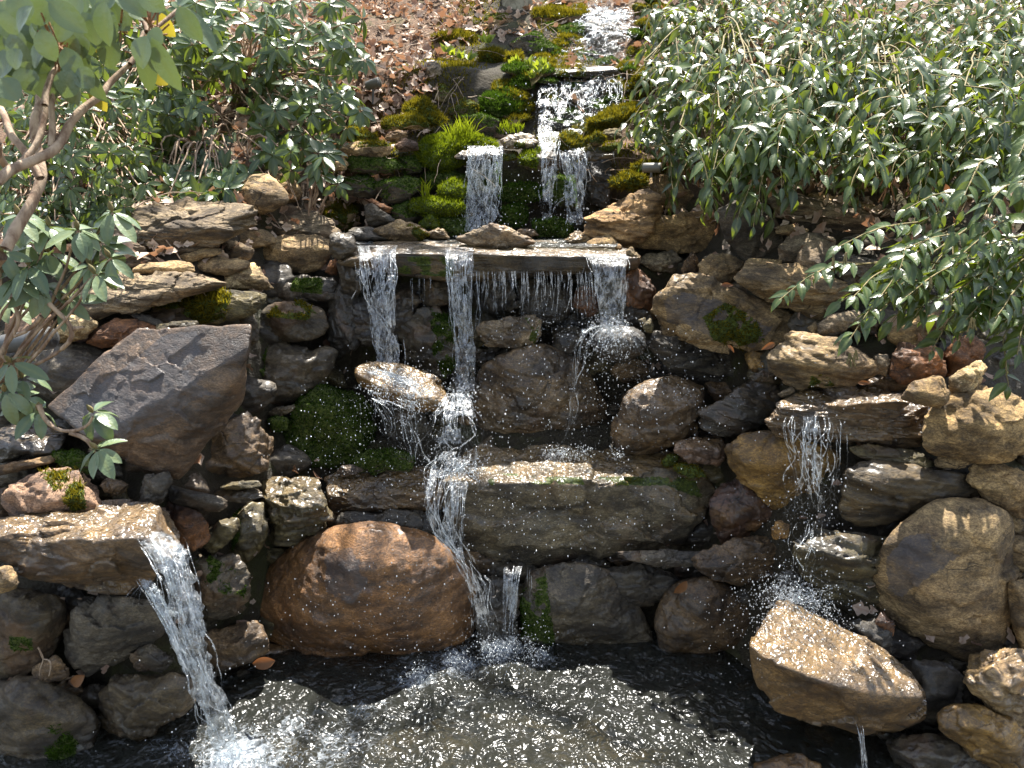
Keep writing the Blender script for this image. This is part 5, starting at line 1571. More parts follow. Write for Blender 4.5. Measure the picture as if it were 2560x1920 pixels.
stream('thin middle stream of the second cascade', [
    ([(1185, 285, 4.66, 40), (1190, 315, 4.5, 40), (1188, 345, 4.42, 30), (1184, 400, 4.38, 24), (1180, 475, 4.32, 18)], 24, .4, dict(r0=.0042, gaps=.3, wig=.3)),
    ([(1205, 340, 4.43, 50), (1206, 400, 4.4, 56), (1204, 470, 4.34, 60)], 11, 0, dict(r0=.003, gaps=.55))])
stream('right strands of the second cascade', [
    ([(1235, 318, 4.6, 50), (1240, 335, 4.44, 50), (1246, 400, 4.4, 46), (1254, 490, 4.3, 70)], 30, .5, dict(r0=.0042, gaps=.35, wig=.3)),
    ([(1290, 325, 4.46, 90), (1292, 350, 4.44, 90), (1290, 390, 4.42, 90)], 10, 0, dict(r0=.003, gaps=.5, ragged=.6))])
stream('left threads of the third cascade', [
    ([(1196, 172, 5.8, 40), (1186, 190, 5.56, 40), (1180, 240, 5.4, 34), (1176, 296, 5.1, 30)], 26, .4, dict(r0=.0056, gaps=.35, wig=.3)),
    ([(1222, 180, 5.55, 40), (1220, 230, 5.45, 46), (1216, 285, 5.2, 50)], 16, 0, dict(r0=.0048, gaps=.5, wig=.4))])
stream('right white threads of the third cascade', [
    ([(1244, 170, 5.75, 50), (1242, 188, 5.5, 56), (1234, 240, 5.35, 60), (1224, 290, 5.05, 60)], 44, .55, dict(r0=.0056, gaps=.4, wig=.3, depth=.08)),
    ([(1306, 158, 5.8, 60), (1304, 175, 5.55, 60), (1296, 220, 5.4, 66), (1276, 280, 5.1, 60)], 70, .8, dict(r0=.0058, gaps=.38, wig=.25, depth=.1)),
    ([(1180, 290, 4.95, 40), (1186, 300, 4.8, 40), (1186, 316, 4.62, 40)], 20, .3, dict(r0=.005, gaps=.3))])
stream('foaming white water at the top of the cascade', [
    ([(1352, -20, 8.2, 90), (1332, 15, 7.4, 80), (1312, 45, 6.7, 74), (1304, 90, 6.45, 72), (1296, 120, 6.25, 76), (1296, 155, 5.95, 70)], 130, .9, dict(r0=.0085, gaps=.35, wig=.3, depth=.12, ragged=.1))])

# splashes at the foot of each fall
MB_ = Mesh()
bc = at(px('V', [(1085, 1400)]), dm(2.84))[0]
for x_, y_, d_, n_, sp_ in ((1060, 1398, 2.84, 110, .9), (1098, 1392, 2.86, 120, .95), (1150, 1402, 2.84, 60, .7), (985, 1425, 2.78, 70, .8), (905, 1455, 2.72, 70, .85)):
    burst(MB_, at(px('V', [(x_, y_)]), dm(d_))[0], n_, sp_, (10, 85), T=.13, r0=.0036, drop=2)
tag(MB_.build('water_splash', FALL, None, bc), 'white splash where the middle cascade meets the pool', 'splash', 'splashes of the waterfall')
MB_ = Mesh()
c0 = floor_point((505, 1645))
for dx_, n_, sp_ in ((-.1, 80, .9), (0, 160, 1.1), (.1, 120, 1.0), (.2, 60, .8)):
    burst(MB_, c0 + np.array([dx_, 0, 0.0]), n_, sp_, (10, 85), T=.15, r0=.0038, drop=2)
tag(MB_.build('water_splash', FALL, None, c0), 'splash where the left jet plunges into the pool', 'splash', 'splashes of the waterfall')
MB_ = Mesh()
bc = at(px('V', [(1720, 1300)]), dm(dG + .30))[0]
burst(MB_, bc, 160, 1.5, (15, 70), (90, 210), T=.13, r0=.0024, drop=3)
burst(MB_, bc, 200, 1.6, (5, 60), (-60, 60), T=.15, r0=.0022, drop=3)
tag(MB_.build('water_splash', FALL, None, bc), 'spray bursting from the peak of the golden boulder', 'splash', 'splashes of the waterfall')
MB_ = Mesh()
bc = at(px('V', [(1215, 975)]), dm(3.12))[0]
for x_, d_, n_ in ((1190, 3.14, 50), (1215, 3.12, 90), (1260, 3.12, 60), (1330, 3.12, 40), (1020, 3.0, 90), (980, 2.95, 80)):
    burst(MB_, at(px('V', [(x_, 978 if x_ > 1100 else 1015)]), dm(d_))[0], n_, .6, (10, 80), T=.10, r0=.003, drop=1)
tag(MB_.build('water_splash', FALL, None, bc), 'low splash along the back of the broad grey block', 'splash', 'splashes of the waterfall')

for x_, y_, d_, sx_, sz_, n_ in ((1700, 1300, dG + .28, .07, .05, 500), (1760, 1320, dG + .26, .10, .05, 420), (1310, 720, 3.18, .07, .05, 360), (1095, 1395, 2.85, .12, .04, 400), (510, 1640, 2.32, .12, .05, 320), (860, 830, 3.04, .10, .04, 360), (985, 860, 3.0, .05, .05, 240), (985, 1010, 2.95, .10, .04, 360), (1300, 60, 6.7, .14, .2, 400), (1290, 170, 5.6, .16, .08, 300), (1050, 330, 4.4, .06, .03, 160), (1755, 1000, dR - .2, .08, .18, 260), (1750, 1130, dR - .22, .08, .05, 160), (1000, 930, 2.95, .18, .16, 420), (830, 900, 2.95, .16, .14, 420), (1330, 790, 3.08, .15, .14, 420), (1240, 900, 3.05, .22, .16, 420),
                                 (1100, 1130, 2.9, .32, .12, 420), (800, 1280, 2.7, .26, .16, 260), (1000, 1400, 2.75, .25, .10, 260), (1100, 760, 3.25, .25, .10, 200),
                                 (1200, 700, 3.3, .15, .07, 180), (1740, 1200, dR - .3, .10, .18, 160), (1700, 1310, dG + .25, .11, .07, 420), (1640, 1340, dG + .2, .12, .08, 260), (470, 1480, dL - .2, .14, .16, 120),
                                 (560, 1600, 2.3, .25, .06, 180), (1480, 880, 3.05, .14, .14, 320), (740, 1050, 3.0, .16, .10, 200), (720, 920, 3.0, .12, .10, 120), (1180, 420, 4.3, .20, .16, 260),
                                 (1040, 490, 4.25, .10, .05, 160), (1250, 240, 5.2, .22, .16, 260), (1230, 120, 6.3, .2, .14, 120), (1300, 1100, 2.95, .3, .1, 220), (1250, 480, 4.25, .14, .06, 160)):
    drops(at(px('V', [(x_, y_)]), dm(d_))[0], sx_, .10, sz_, n_)


def build_drops():
    P = np.concatenate([d[0] for d in DROPS])
    R = np.concatenate([d[1] for d in DROPS])
    ok = P[:, 2] > 0.004
    P, R = P[ok], R[ok]
    R = R * np.maximum(1.0, P[:, 1] / 3.4)
    U, F = ico(1)
    st = 1 + .7 * rng.random((len(P), 1, 1)) * np.array([0, 0, 1])
    V = P[:, None, :] + U[None] * R[:, None, None] * st
    FF = F[None] + (np.arange(len(P)) * len(U))[:, None, None]
    o = put('spray_droplets', mesh_np('spray_droplets', V.reshape(-1, 3), FF.reshape(-1, 3)), DROP)
    tag(o, 'bright droplets of spray flying around the falls', 'spray', kind='stuff')


build_drops()


# shallow water standing in the basin behind the slab
def basin(name, poly, z, mat=POOL):
    P = px('V', poly)
    r = rays(P)
    t = (z - EYE) / r[:, 2]
    W = r * t[:, None] + np.array([0, 0, EYE])
    x0, y0 = W[:, :2].min(0)
    x1, y1 = W[:, :2].max(0)
    xs, ys = np.arange(x0, x1, .02), np.arange(y0, y1, .02)
    X, Y = np.meshgrid(xs, ys)
    Q = np.stack([X.ravel(), Y.ravel(), np.full(X.size, z)], 1)
    Q[:, 2] += fbm(Q, 12, 3, 5) * .004
    i = (np.arange(len(ys) - 1)[:, None] * len(xs) + np.arange(len(xs) - 1)[None, :]).ravel()
    F = np.stack([i, i + 1, i + len(xs) + 1, i + len(xs)], 1)
    c = Q[F].mean(1)
    F = F[inside(c[:, :2], W[:, :2])]
    me = mesh_np(name, Q, F)
    attr(me, 'foam', .15 + .35 * (fbm(Q, 5, 3, 8) > .35))
    attr(me, 'chop', np.ones(len(Q)))
    tag(put(name, me, mat), kind='structure')


zs_ = float(ROCKS['broad flat slab over which the water spills in several streams'][1][:, 2].max())
basin('basin_water', [(760, 528), (800, 490), (900, 470), (1300, 470), (1340, 520), (1330, 535), (1100, 530), (900, 530)], zs_ - .012)

# ------------------------------------------------------------------ plants
def leaf_template(shape, rows=7):
    t = np.linspace(0, 1, rows)
    if shape == 'oval':
        w = np.sin(math.pi * np.clip(t, 0, 1) ** .92) ** .72
    elif shape == 'lance':
        w = np.where(t < .32, np.sin(t / .32 * math.pi / 2) ** .8, np.cos((t - .32) / .68 * math.pi / 2) ** 1.15)
    else:
        w = np.abs(np.sin(math.pi * t ** .8)) ** .6 * (1 + .35 * np.sin(t * 19))
    w[0] = .06
    w[-1] = .02
    return t, np.clip(w, .02, 1.3)


class Leaves:
    def __init__(s):
        s.a = []

    def add(s, p, d, n, L, W, curl=.2, tone=.5):
        s.a.append((p[0], p[1], p[2], d[0], d[1], d[2], n[0], n[1], n[2], L, W, curl, tone))

    def build(s, name, mat, parent=None, base=(0, 0, 0), shape='oval', fold=.28, rows=7):
        A = np.array(s.a, float)
        t, w = leaf_template(shape, rows)
        p, d, n = A[:, 0:3], A[:, 3:6], A[:, 6:9]
        L, W, cu, tone = A[:, 9], A[:, 10], A[:, 11], A[:, 12]
        d = d / np.linalg.norm(d, axis=1)[:, None]
        n = n - (n * d).sum(1)[:, None] * d
        n = n / np.maximum(np.linalg.norm(n, axis=1)[:, None], 1e-6)
        sd = np.cross(d, n)
        N = len(A)
        R = len(t)
        ang = cu[:, None] * t[None, :] * 1.6
        # the blade bends about its side axis
        dx = np.cumsum(np.cos(ang), 1) / R
        dn = -np.cumsum(np.sin(ang), 1) / R
        dx -= dx[:, :1]
        dn -= dn[:, :1]
        C = p[:, None] + L[:, None, None] * (dx[..., None] * d[:, None] + dn[..., None] * n[:, None])
        hw = W[:, None] * .5 * w[None, :]
        upn = n[:, None] * np.cos(ang)[..., None] + d[:, None] * np.sin(ang)[..., None]
        wave = 1 + .25 * np.sin(t[None, :] * 7 + tone[:, None] * 20)
        Lf = C + sd[:, None] * hw[..., None] + upn * (hw * fold * wave)[..., None]
        Rt = C - sd[:, None] * hw[..., None] + upn * (hw * fold * (2 - wave))[..., None]
        V = np.stack([Lf, C, Rt], 2).reshape(-1, 3) - np.asarray(base)
        i = (np.arange(R - 1)[:, None] * 3 + np.arange(2)[None, :]).ravel()
        F1 = np.stack([i, i + 1, i + 4, i + 3], 1)
        F = (F1[None] + (np.arange(N) * R * 3)[:, None, None]).reshape(-1, 4)
        me = mesh_np(name, V, F)
        attr(me, 'tone', np.repeat(tone, R * 3))
        attr(me, 'rib', np.tile([0, 1, 0], N * R))
        return put(name, me, mat, parent, None if parent is not None else base)


def unit(v):
    v = np.asarray(v, float)
    return v / max(np.linalg.norm(v), 1e-9)


UP = np.array([0, 0, 1.0])
TOCAM = unit([0, -1, .35])


def whorl(Lv, c, axis, k, L, W, droop=-.2, jit=.18, curl=.25, tone=None):
    axis = unit(axis)
    u = unit(np.cross(axis, [0.31, .2, .93]))
    v = np.cross(axis, u)
    ph = rng.uniform(0, 6.28)
    for j in range(k):
        a = ph + 2 * math.pi * j / k + rng.normal(0, jit)
        e = droop + rng.normal(0, .18)
        r = u * math.cos(a) + v * math.sin(a)
        d = r * math.cos(e) + axis * math.sin(e) + np.array([0, 0, -.14])
        n = axis * math.cos(e) - r * math.sin(e) + rng.normal(0, .12, 3)
        s = rng.uniform(.75, 1.12)
        Lv.add(c + r * .008, d, n, L * s, W * s, curl * rng.uniform(.3, 1.6), np.clip((rng.random() if tone is None else tone + rng.normal(0, .15)), 0, 1))


def branch(M, pts, r0, r1, m=16, k=6):
    C = smooth(np.asarray(pts, float), 3)
    C, L = resample(C, m)
    C = C + fbm(C, 9, 2, 4)[:, None] * .012 * np.array([1, .5, .3])
    rr = np.linspace(r0, r1, m) * (1 + .12 * vnoise(C * 40, 2))
    V, F = tubes(C[None], rr[None], k)
    M.add(V, F)


def sample_poly(poly, n, r_=rng):
    poly = np.asarray(poly, float)
    x0, y0 = poly.min(0)
    x1, y1 = poly.max(0)
    out = []
    while len(out) < n:
        q = np.stack([r_.uniform(x0, x1, n * 2), r_.uniform(y0, y1, n * 2)], 1)
        out += list(q[inside(q, poly)])
    return np.array(out[:n])


def ground_at(x, y):
    zz = np.linspace(-.2, 8, 900)
    yy = Yof(np.full_like(zz, x), zz)
    return float(zz[np.argmax(yy >= y)])


# -- rhododendrons of the left bank
def rhododendron(label, poly, n, dlo, dhi, L, root, k=(6, 9), mat='rhodo', tone=None, minsep=0, loose=.0, down=.15):
    base = np.array([root[0], root[1], ground_at(root[0], root[1]) - .02])
    o = empty('rhododendron', base)
    tag(o, label, 'shrub', 'rhododendrons of the left bank')
    Lv, M = Leaves(), Mesh()
    P = sample_poly(px('V', poly), n)
    hd = hit(P)
    for p, h in zip(P, hd):
        d = min(rng.uniform(dlo, dhi), h - .10)
        c = at([p], d)[0]
        out = unit(c - (base + np.array([0, .1, .3])))
        ax = unit(out * .6 + UP * .55 + TOCAM * .45 + rng.normal(0, .3, 3))
        whorl(Lv, c, ax, rng.integers(*k), L * rng.uniform(.75, 1.15), L * .31, -.25 + rng.normal(0, .15), tone=tone)
        mid = (c + base) * .5 + rng.normal(0, .06, 3) + np.array([0, .05, .12])
        branch(M, [base + rng.normal(0, .03, 3) * np.array([1, 1, 0]), mid, c - ax * .1, c], .0075, .0028, 14, 5)
    Lv.build('foliage', LEAF[mat], o, base, 'oval')
    M.build('stem', BARK, o, base)
    return o


rhododendron('airy rhododendron hanging to the right above the long layered boulder', [(470, 0), (770, 0), (800, 90), (770, 200), (800, 270), (740, 330), (640, 330), (520, 250), (430, 120)], 150, 4.4, 5.7, .125, (-1.75, 5.3), tone=.45)
rhododendron('low rhododendron with tidy leaf rosettes just behind the long layered boulder', [(300, 250), (400, 200), (480, 260), (540, 330), (545, 385), (470, 420), (330, 430), (290, 350)], 84, 4.35, 4.9, .12, (-1.75, 4.55), tone=.35)
rhododendron('small rhododendron sprig hanging over the dark stack beside the second cascade', [(660, 330), (740, 320), (760, 375), (730, 400), (680, 395)], 7, 4.1, 4.3, .115, (-1.15, 4.45), tone=.5)
rhododendron('tangled small-leaved rhododendron in the shade at far left', [(0, 200), (150, 160), (320, 220), (330, 420), (240, 500), (0, 520)], 250, 3.4, 5.2, .082, (-2.6, 4.9), tone=.5)
rhododendron('rhododendron behind the near left branches at the top edge', [(150, 0), (470, 0), (480, 140), (420, 260), (260, 280), (120, 150)], 150, 4.4, 6.0, .13, (-2.6, 6.4), tone=.5)
rhododendron('sunlit rhododendron spray at the right edge of the airy one', [(570, 320), (650, 330), (640, 370), (570, 370)], 7, 4.3, 4.6, .12, (-1.5, 4.5), tone=.55)


def near_rhodo():
    base = at(px('V', [(-330, 1000)]), 1.6)[0]
    o = empty('rhododendron', base)
    tag(o, 'close rhododendron with bare crooked branches and large drooping leaves at the upper left', 'shrub', 'rhododendrons of the left bank')
    M, Lv, Yl, Sd = Mesh(), Leaves(), Leaves(), Mesh()

    def A(s, d):
        P = px('A', s)
        return [at([p], d + .03 * i)[0] for i, p in enumerate(P)]
    branch(M, A('0,1540 70,1400 180,1250 250,1110 270,960 260,760 270,640 200,470 170,300', 1.42), .0105, .0065, 30, 8)
    branch(M, A('-40,1120 40,1050 200,990 340,930 400,830 500,680 620,590 680,510 810,390', 1.32), .0095, .005, 30, 8)
    branch(M, A('60,1060 180,960 260,820 300,640', 1.38), .007, .005, 16)
    branch(M, A('230,1100 110,870 40,720 10,660', 1.45), .008, .006, 16)
    branch(M, A('-20,880 30,1030 40,1060', 1.40), .007, .006, 10)
    branch(M, A('300,640 330,460 400,380', 1.38), .006, .004, 14)
    branch(M, A('320,900 330,600 350,480', 1.42), .006, .004, 14)
    branch(M, A('810,390 870,300 900,190', 1.55), .005, .004, 12)
    branch(M, A('890,200 830,60 810,-30', 1.42), .005, .005, 12)
    branch(M, A('890,200 990,150 1090,50', 1.42), .004, .0035, 12)
    branch(M, [base, at(px('V', [(-160, 760)]), 1.5)[0], at(px('A', [(-30, 1580)]), 1.42)[0]], .014, .0125, 14, 8)

    def hang(x, y, x2, y2, d, wd=.034, yellow=False, tw=0.0, tone=None, curl=.3):
        p = at(px('A', [(x, y)]), d)[0]
        q = at(px('A', [(x2, y2)]), d - .01)[0]
        dv = q - p
        n = unit(np.array([rng.normal(tw, .35), -1.0, .45 + rng.normal(0, .2)]))
        (Yl if yellow else Lv).add(p, dv, n, np.linalg.norm(dv) * 1.08, wd * rng.uniform(.9, 1.12), curl, rng.random() if tone is None else tone)
    for s in ('900,220 830,420', '900,230 900,590', '930,230 1080,580', '910,200 990,260', '1090,40 1230,260', '1100,40 1370,290', '1090,20 1180,-80', '640,0 620,290', '640,20 790,180', '620,20 680,280', '600,0 520,-120',
              '400,300 560,560', '400,310 640,640', '380,300 300,420', '400,290 480,500', '210,30 190,230', '230,20 330,-60', '220,40 500,170', '200,40 60,180', '40,200 20,430', '60,190 -60,330', '60,210 160,430', '50,180 160,60', '300,10 520,190',
              '330,0 520,180', '720,-40 790,150', '700,-60 900,80', '720,-40 560,60', '0,480 110,610', '-20,520 60,660', '20,480 -60,600', '760,20 960,90', '0,20 120,120', '100,-40 150,140', '440,430 380,610', '480,420 560,540', '480,60 300,250', '500,70 560,240', '560,200 690,290', '330,160 200,310', '250,180 320,380',
              '150,120 240,270', '880,60 1000,20', '120,300 60,420', '180,330 290,440', '340,-40 480,90', '560,-60 690,60', '860,-60 1000,60', '-30,60 90,230', '20,330 120,470'):
        a, b = s.split()
        x, y = map(float, a.split(','))
        x2, y2 = map(float, b.split(','))
        hang(x, y, x2, y2, rng.uniform(1.28, 1.5), .037, tone=rng.uniform(.3, 1))
    for _ in range(85):
        x, y = rng.uniform(-40, 700), rng.uniform(-60, 430)
        if x > 480 and y > 250:
            continue
        a_ = rng.normal(1.4, .55)
        l_ = rng.uniform(180, 300)
        hang(x, y, x + math.cos(a_) * l_, y + math.sin(a_) * l_ * .85, rng.uniform(1.35, 1.75), .042, tone=rng.uniform(.2, 1))
    for s in ('950,80 1060,230', '640,60 790,190', '560,520 640,690', '520,160 660,340', '960,440 1020,520', '240,120 210,180'):
        a, b = s.split()
        x, y = map(float, a.split(','))
        x2, y2 = map(float, b.split(','))
        hang(x, y, x2, y2, 1.52, .032, True)
    for x, y in ((350, 300), (390, 340), (330, 260), (740, 160), (920, 150), (960, 220)):      # dry seed heads
        c = at(px('A', [(x, y)]), 1.4)[0]
        for _ in range(16):
            d = rng.normal(0, 1, 3) * np.array([.012, .012, .02])
            V, F = tubes(np.array([[c, c + d * .5, c + d]]), np.full((1, 3), .0016))
            Sd.add(V, F)
    Lv.build('foliage', LEAF['near'], o, base, 'oval', .22, 9)
    Yl.build('yellow_leaves', LEAF['yellow'], o, base, 'oval', .2, 9)
    M.build('branch', BARK, o, base)
    Sd.build('seed_head', SPIKE, o, base)


near_rhodo()


def sprig(label, items, d, L, base, tile, twigs=(), name='rhododendron'):
    """a few rosettes with buds: items (x, y, leaves)"""
    base = np.array(base)
    o = empty(name, base)
    tag(o, label, 'shrub', 'rhododendrons of the left bank')
    M, Lv, Bd = Mesh(), Leaves(), Mesh()
    for x, y, k in items:
        c = at(px(tile, [(x, y)]), d + rng.uniform(-.06, .06))[0]
        ax = unit(UP * .75 + TOCAM * .5 + rng.normal(0, .22, 3))
        whorl(Lv, c, ax, k, L * rng.uniform(.85, 1.1), L * .36, -.30, curl=.35)
        q = np.linspace(0, 1, 7)
        V, F = tubes((c[None] + ax[None] * (.004 + .030 * q)[:, None])[None], (.0075 * np.sin(.35 + q * 2.75) * (1 - .3 * q) + .0003)[None], 7)
        Bd.add(V, F)
        if not twigs:
            branch(M, [base, (c + base) * .5 + rng.normal(0, .03, 3), c], .006, .003, 12, 5)
    for s in twigs:
        P = px(tile, s)
        branch(M, [at([p], d)[0] for p in P], .0065, .0036, 18, 6)
    Lv.build('foliage', LEAF['near'], o, base, 'oval', .24, 9)
    Bd.build('bud', LEAF['yellow'] if False else STEMG, o, base)
    M.build('stem', BARK, o, base)


sprig('budding rhododendron shoots in front of the long sloping slab at the left edge', [(690, 1310, 7), (480, 1420, 8), (120, 1330, 7), (620, 1500, 8), (300, 1560, 7), (60, 1480, 6), (560, 1640, 7), (270, 1760, 8), (430, 1850, 6), (90, 1720, 8), (20, 1560, 6), (680, 1590, 6), (30, 1850, 7), (300, 1400, 6), (180, 1640, 6), (590, 1690, 6)],
      1.95, .095, at(px('V', [(-40, 900)]), 1.95)[0], 'A')
sprig('thin twig with bare stems and a few leaves along the left edge', [(70, 700, 5), (150, 930, 6), (30, 880, 6), (230, 1000, 5), (140, 800, 5)], 1.9, .088, at(px('D', [(-60, 760)]), 1.9)[0], 'D',
      ['280,340 430,500 420,600 280,680 160,740 60,720 20,640', '20,640 70,540 120,420 60,300', '430,500 490,490', '60,720 70,800 200,960 300,1080', '240,420 180,500 80,540', '-60,760 20,640'])
sprig('single leafy rhododendron tip drooping in front of the big purple slab', [(575, 1010, 8), (600, 1230, 8)], 1.85, .10, at(px('D', [(230, 960)]), 1.85)[0], 'D', ['230,960 300,1080 430,1130 520,1100 575,1030', '430,1130 530,1180 600,1250'])


# -- dog hobble of the right bank
def spray_leaves(Lv, C, n, L, W, t0=.2, spread=.75, tone=None, spike=None, r_=rng):
    C, ln = resample(smooth(C, 2), 40)
    T = np.gradient(C, axis=0)
    for j in range(n):
        t = t0 + (1 - t0) * (j + r_.uniform(-.2, .2)) / max(n - 1, 1)
        i = int(np.clip(t * 39, 0, 39))
        tg = unit(T[i])
        side = unit(np.cross(tg, UP + rng.normal(0, .15, 3)))
        sg = 1 if j % 2 else -1
        if j >= n - 1:
            d = tg
        else:
            d = unit(tg * .5 + side * sg * spread + np.array([0, 0, -.24]) + r_.normal(0, .2, 3))
        nrm = unit(UP * .75 + TOCAM * .55 + side * sg * .22 + r_.normal(0, .24, 3))
        s = (1.05 - .45 * max(0, t - .6)) * r_.uniform(.55, 1.25)
        Lv.add(C[i], d, nrm, L * s, W * s, r_.uniform(.15, .65), np.clip((r_.random() if tone is None else tone + r_.normal(0, .2)), 0, 1))


def hobble(label, poly, n, nleaf, L, depth, root, flow=(-.35, -.75, -.25), slen=(.28, .55), spikes=10):
    base = np.array([root[0], root[1], ground_at(root[0], root[1])])
    o = empty('doghobble_shrub', base)
    tag(o, label, 'shrub', 'evergreen shrubs of the right bank')
    Lv, M, Sp = Leaves(), Mesh(), Mesh()
    P = sample_poly(px('V', poly), n)
    hd = hit(P)
    for p, h in zip(P, hd):
        dd_ = depth[0] + (depth[1] - depth[0]) * rng.random() ** .8
        d = max(min(h - dd_, 6.3), 3.6)
        c = at([p], d)[0]
        f = unit(np.array(flow) + rng.normal(0, .62, 3) * np.array([1.2, .7, .8]))
        ln = rng.uniform(*slen)
        a = c - f * ln * .5 + np.array([0, 0, .06])
        C = [a, a + f * ln * .4 + np.array([0, 0, .05]), a + f * ln * .75 + np.array([0, 0, .0]), a + f * ln + np.array([0, 0, -.10])]
        spray_leaves(Lv, C, int(nleaf * rng.uniform(.7, 1.2)), L * 1.38, L * .43, .05)
        branch(M, C, .0032, .0016, 10, 4)
        if rng.random() < .22:
            branch(M, [base + rng.normal(0, .12, 3) * np.array([1, 1, 0]), (base + a) * .5 + np.array([0, 0, .2]), a], .006, .0032, 12, 5)
    for p in sample_poly(px('V', poly), spikes):
        h = hit([p])[0]
        c = at([p], max(min(h - depth[1] * .8, 6.2), 3.6))[0]
        for _ in range(3):
            e = c + np.array([rng.normal(0, .02), rng.normal(0, .01), -rng.uniform(.06, .11)])
            q = np.linspace(0, 1, 14)[:, None]
            pts = c + (e - c) * q + rng.normal(0, .0012, (14, 3))
            V, F = tubes(pts[None], (.0028 + .0022 * (np.arange(14) % 2))[None], 5)
            Sp.add(V, F)
    Lv.build('foliage', LEAF['hobble'], o, base, 'lance', .30, 6)
    M.build('stem', STEMG, o, base)
    Sp.build('seed_spikes', SPIKE, o, base)


hobble('bright sunlit evergreen shrub arching toward the cascade', [(1390, 60), (1480, 0), (1640, 0), (1640, 240), (1560, 375), (1490, 385), (1560, 290), (1470, 250), (1410, 290), (1390, 200), (1440, 150)], 135, 12, .088, (.15, 1.1), (1.5, 6.0))
hobble('tall leafy evergreen shrub in the middle of the right bank', [(1640, 0), (1840, 0), (1860, 375), (1760, 395), (1620, 390), (1570, 350), (1640, 260)], 170, 12, .09, (.15, 1.1), (1.9, 5.6))
hobble('deep shaded evergreen shrub above the long grey-tan slab', [(1840, 0), (2040, 0), (2060, 300), (2060, 380), (1960, 405), (1860, 380)], 125, 12, .095, (.15, 1.0), (2.3, 5.4))
hobble('evergreen shrub filling the upper right corner', [(2040, 0), (2240, 0), (2240, 420), (2120, 440), (2060, 300)], 125, 12, .095, (.2, 1.1), (2.9, 5.2))
hobble('loose evergreen sprays hanging over the orange-tan slab', [(1290, 330), (1400, 290), (1500, 300), (1530, 360), (1490, 400), (1440, 370), (1380, 290)], 26, 11, .075, (.1, .45), (1.0, 5.0), spikes=4)


def near_hobble():
    base = np.array([1.95, 3.0, 1.15])
    o = empty('doghobble_shrub', base)
    tag(o, 'near evergreen shrub with long arching leafy stems over the right boulders', 'shrub', 'evergreen shrubs of the right bank')
    Lv, M, Sp, Yl = Leaves(), Mesh(), Mesh(), Leaves()

    def ray(s, d0, d1):
        P = px('F', s)
        ds = np.linspace(d0, d1, len(P))
        return [at([p], d)[0] for p, d in zip(P, ds)]
    for s, n, d0, d1, t0 in (('1900,-150 1500,180 1280,400 1130,560', 17, 2.75, 2.45, .35), ('1700,0 1400,130 1250,250 1080,330', 15, 2.8, 2.55, .3), ('1600,60 1250,140 960,160 700,320', 13, 2.8, 2.55, .62),
                             ('2212,100 1850,140 1400,130 1060,90', 6, 2.85, 2.6, .93), ('2212,260 1980,330 1850,440', 12, 2.7, 2.5, .2), ('2260,400 2060,560 2110,860', 15, 2.65, 2.45, .15), ('1950,300 1740,480 1650,640', 11, 2.75, 2.55, .3),
                             ('1560,-160 1300,-70 1070,-10', 13, 2.85, 2.65, .15), ('1900,-320 1700,-300 1480,-240', 13, 2.9, 2.75, .1), ('2240,-420 2050,-320 1930,-150', 13, 2.8, 2.6, .1), ('2000,-560 1900,-450 1850,-330', 12, 2.8, 2.6, .1),
                             ('2300,-100 2000,20 1780,60', 15, 2.8, 2.55, .1), ('2300,-220 2060,-120 1850,20', 15, 2.75, 2.5, .1), ('1980,40 1700,180 1480,300', 16, 2.75, 2.5, .1), ('2100,150 1900,230 1700,330', 14, 2.75, 2.5, .1),
                             ('1800,-120 1560,20 1380,60', 15, 2.8, 2.6, .1), ('1700,-60 1480,120 1330,300', 15, 2.75, 2.5, .1), ('2300,100 2150,300 2050,420', 13, 2.65, 2.45, .1), ('2300,420 2200,500 2180,650', 12, 2.6, 2.45, .1),
                             ('2320,-560 2260,-480 2200,-380', 12, 2.7, 2.5, .1), ('2320,-700 2240,-640 2170,-560', 10, 2.7, 2.5, .1), ('1500,100 1300,200 1160,300', 13, 2.75, 2.5, .15), ('1560,200 1420,330 1300,420', 12, 2.7, 2.5, .1)):
        C = ray(s, d0, d1)
        C = [c + np.array([0, 0, .035 * math.sin(math.pi * i / (len(C) - 1))]) for i, c in enumerate(C)]
        spray_leaves(Lv, C, int(n * 1.15), .088, .033, t0, tone=.6)
        branch(M, C, .0048, .0018, 20, 5)
    poly = [(1420, -120), (2300, -120), (2300, 500), (2000, 380), (1750, 420), (1500, 300), (1300, 200)]
    for p in sample_poly(poly, 46):
        P = px('F', [tuple(p)])
        c = at(P, rng.uniform(2.55, 2.95))[0]
        f = unit(np.array([-.75, -.35, -.35]) + rng.normal(0, .3, 3))
        ln = rng.uniform(.16, .30)
        C = [c - f * ln * .5, c + np.array([0, 0, .03]), c + f * ln * .5 + np.array([0, 0, -.03])]
        spray_leaves(Lv, C, rng.integers(7, 12), .088, .033, .02, tone=.45)
        branch(M, C, .0026, .0014, 8, 4)
    for x, y in ((1040, 30), (1120, 20), (1760, 280), (1890, 420), (1640, 170), (1180, 620), (1140, 640), (1910, 430)):
        c = at(px('F', [(x, y)]), 2.5)[0]
        for _ in range(3):
            e = c + np.array([rng.normal(0, .01), -.01, -rng.uniform(.03, .05)])
            q = np.linspace(0, 1, 9)[:, None]
            V, F = tubes((c + (e - c) * q)[None], (.0022 + .0016 * (np.arange(9) % 2))[None], 5)
            Sp.add(V, F)
    Lv.build('foliage', LEAF['hobble'], o, base, 'lance', .30, 9)
    M.build('stem', STEMG, o, base)
    Sp.build('flower_buds', STEMG, o, base)


near_hobble()


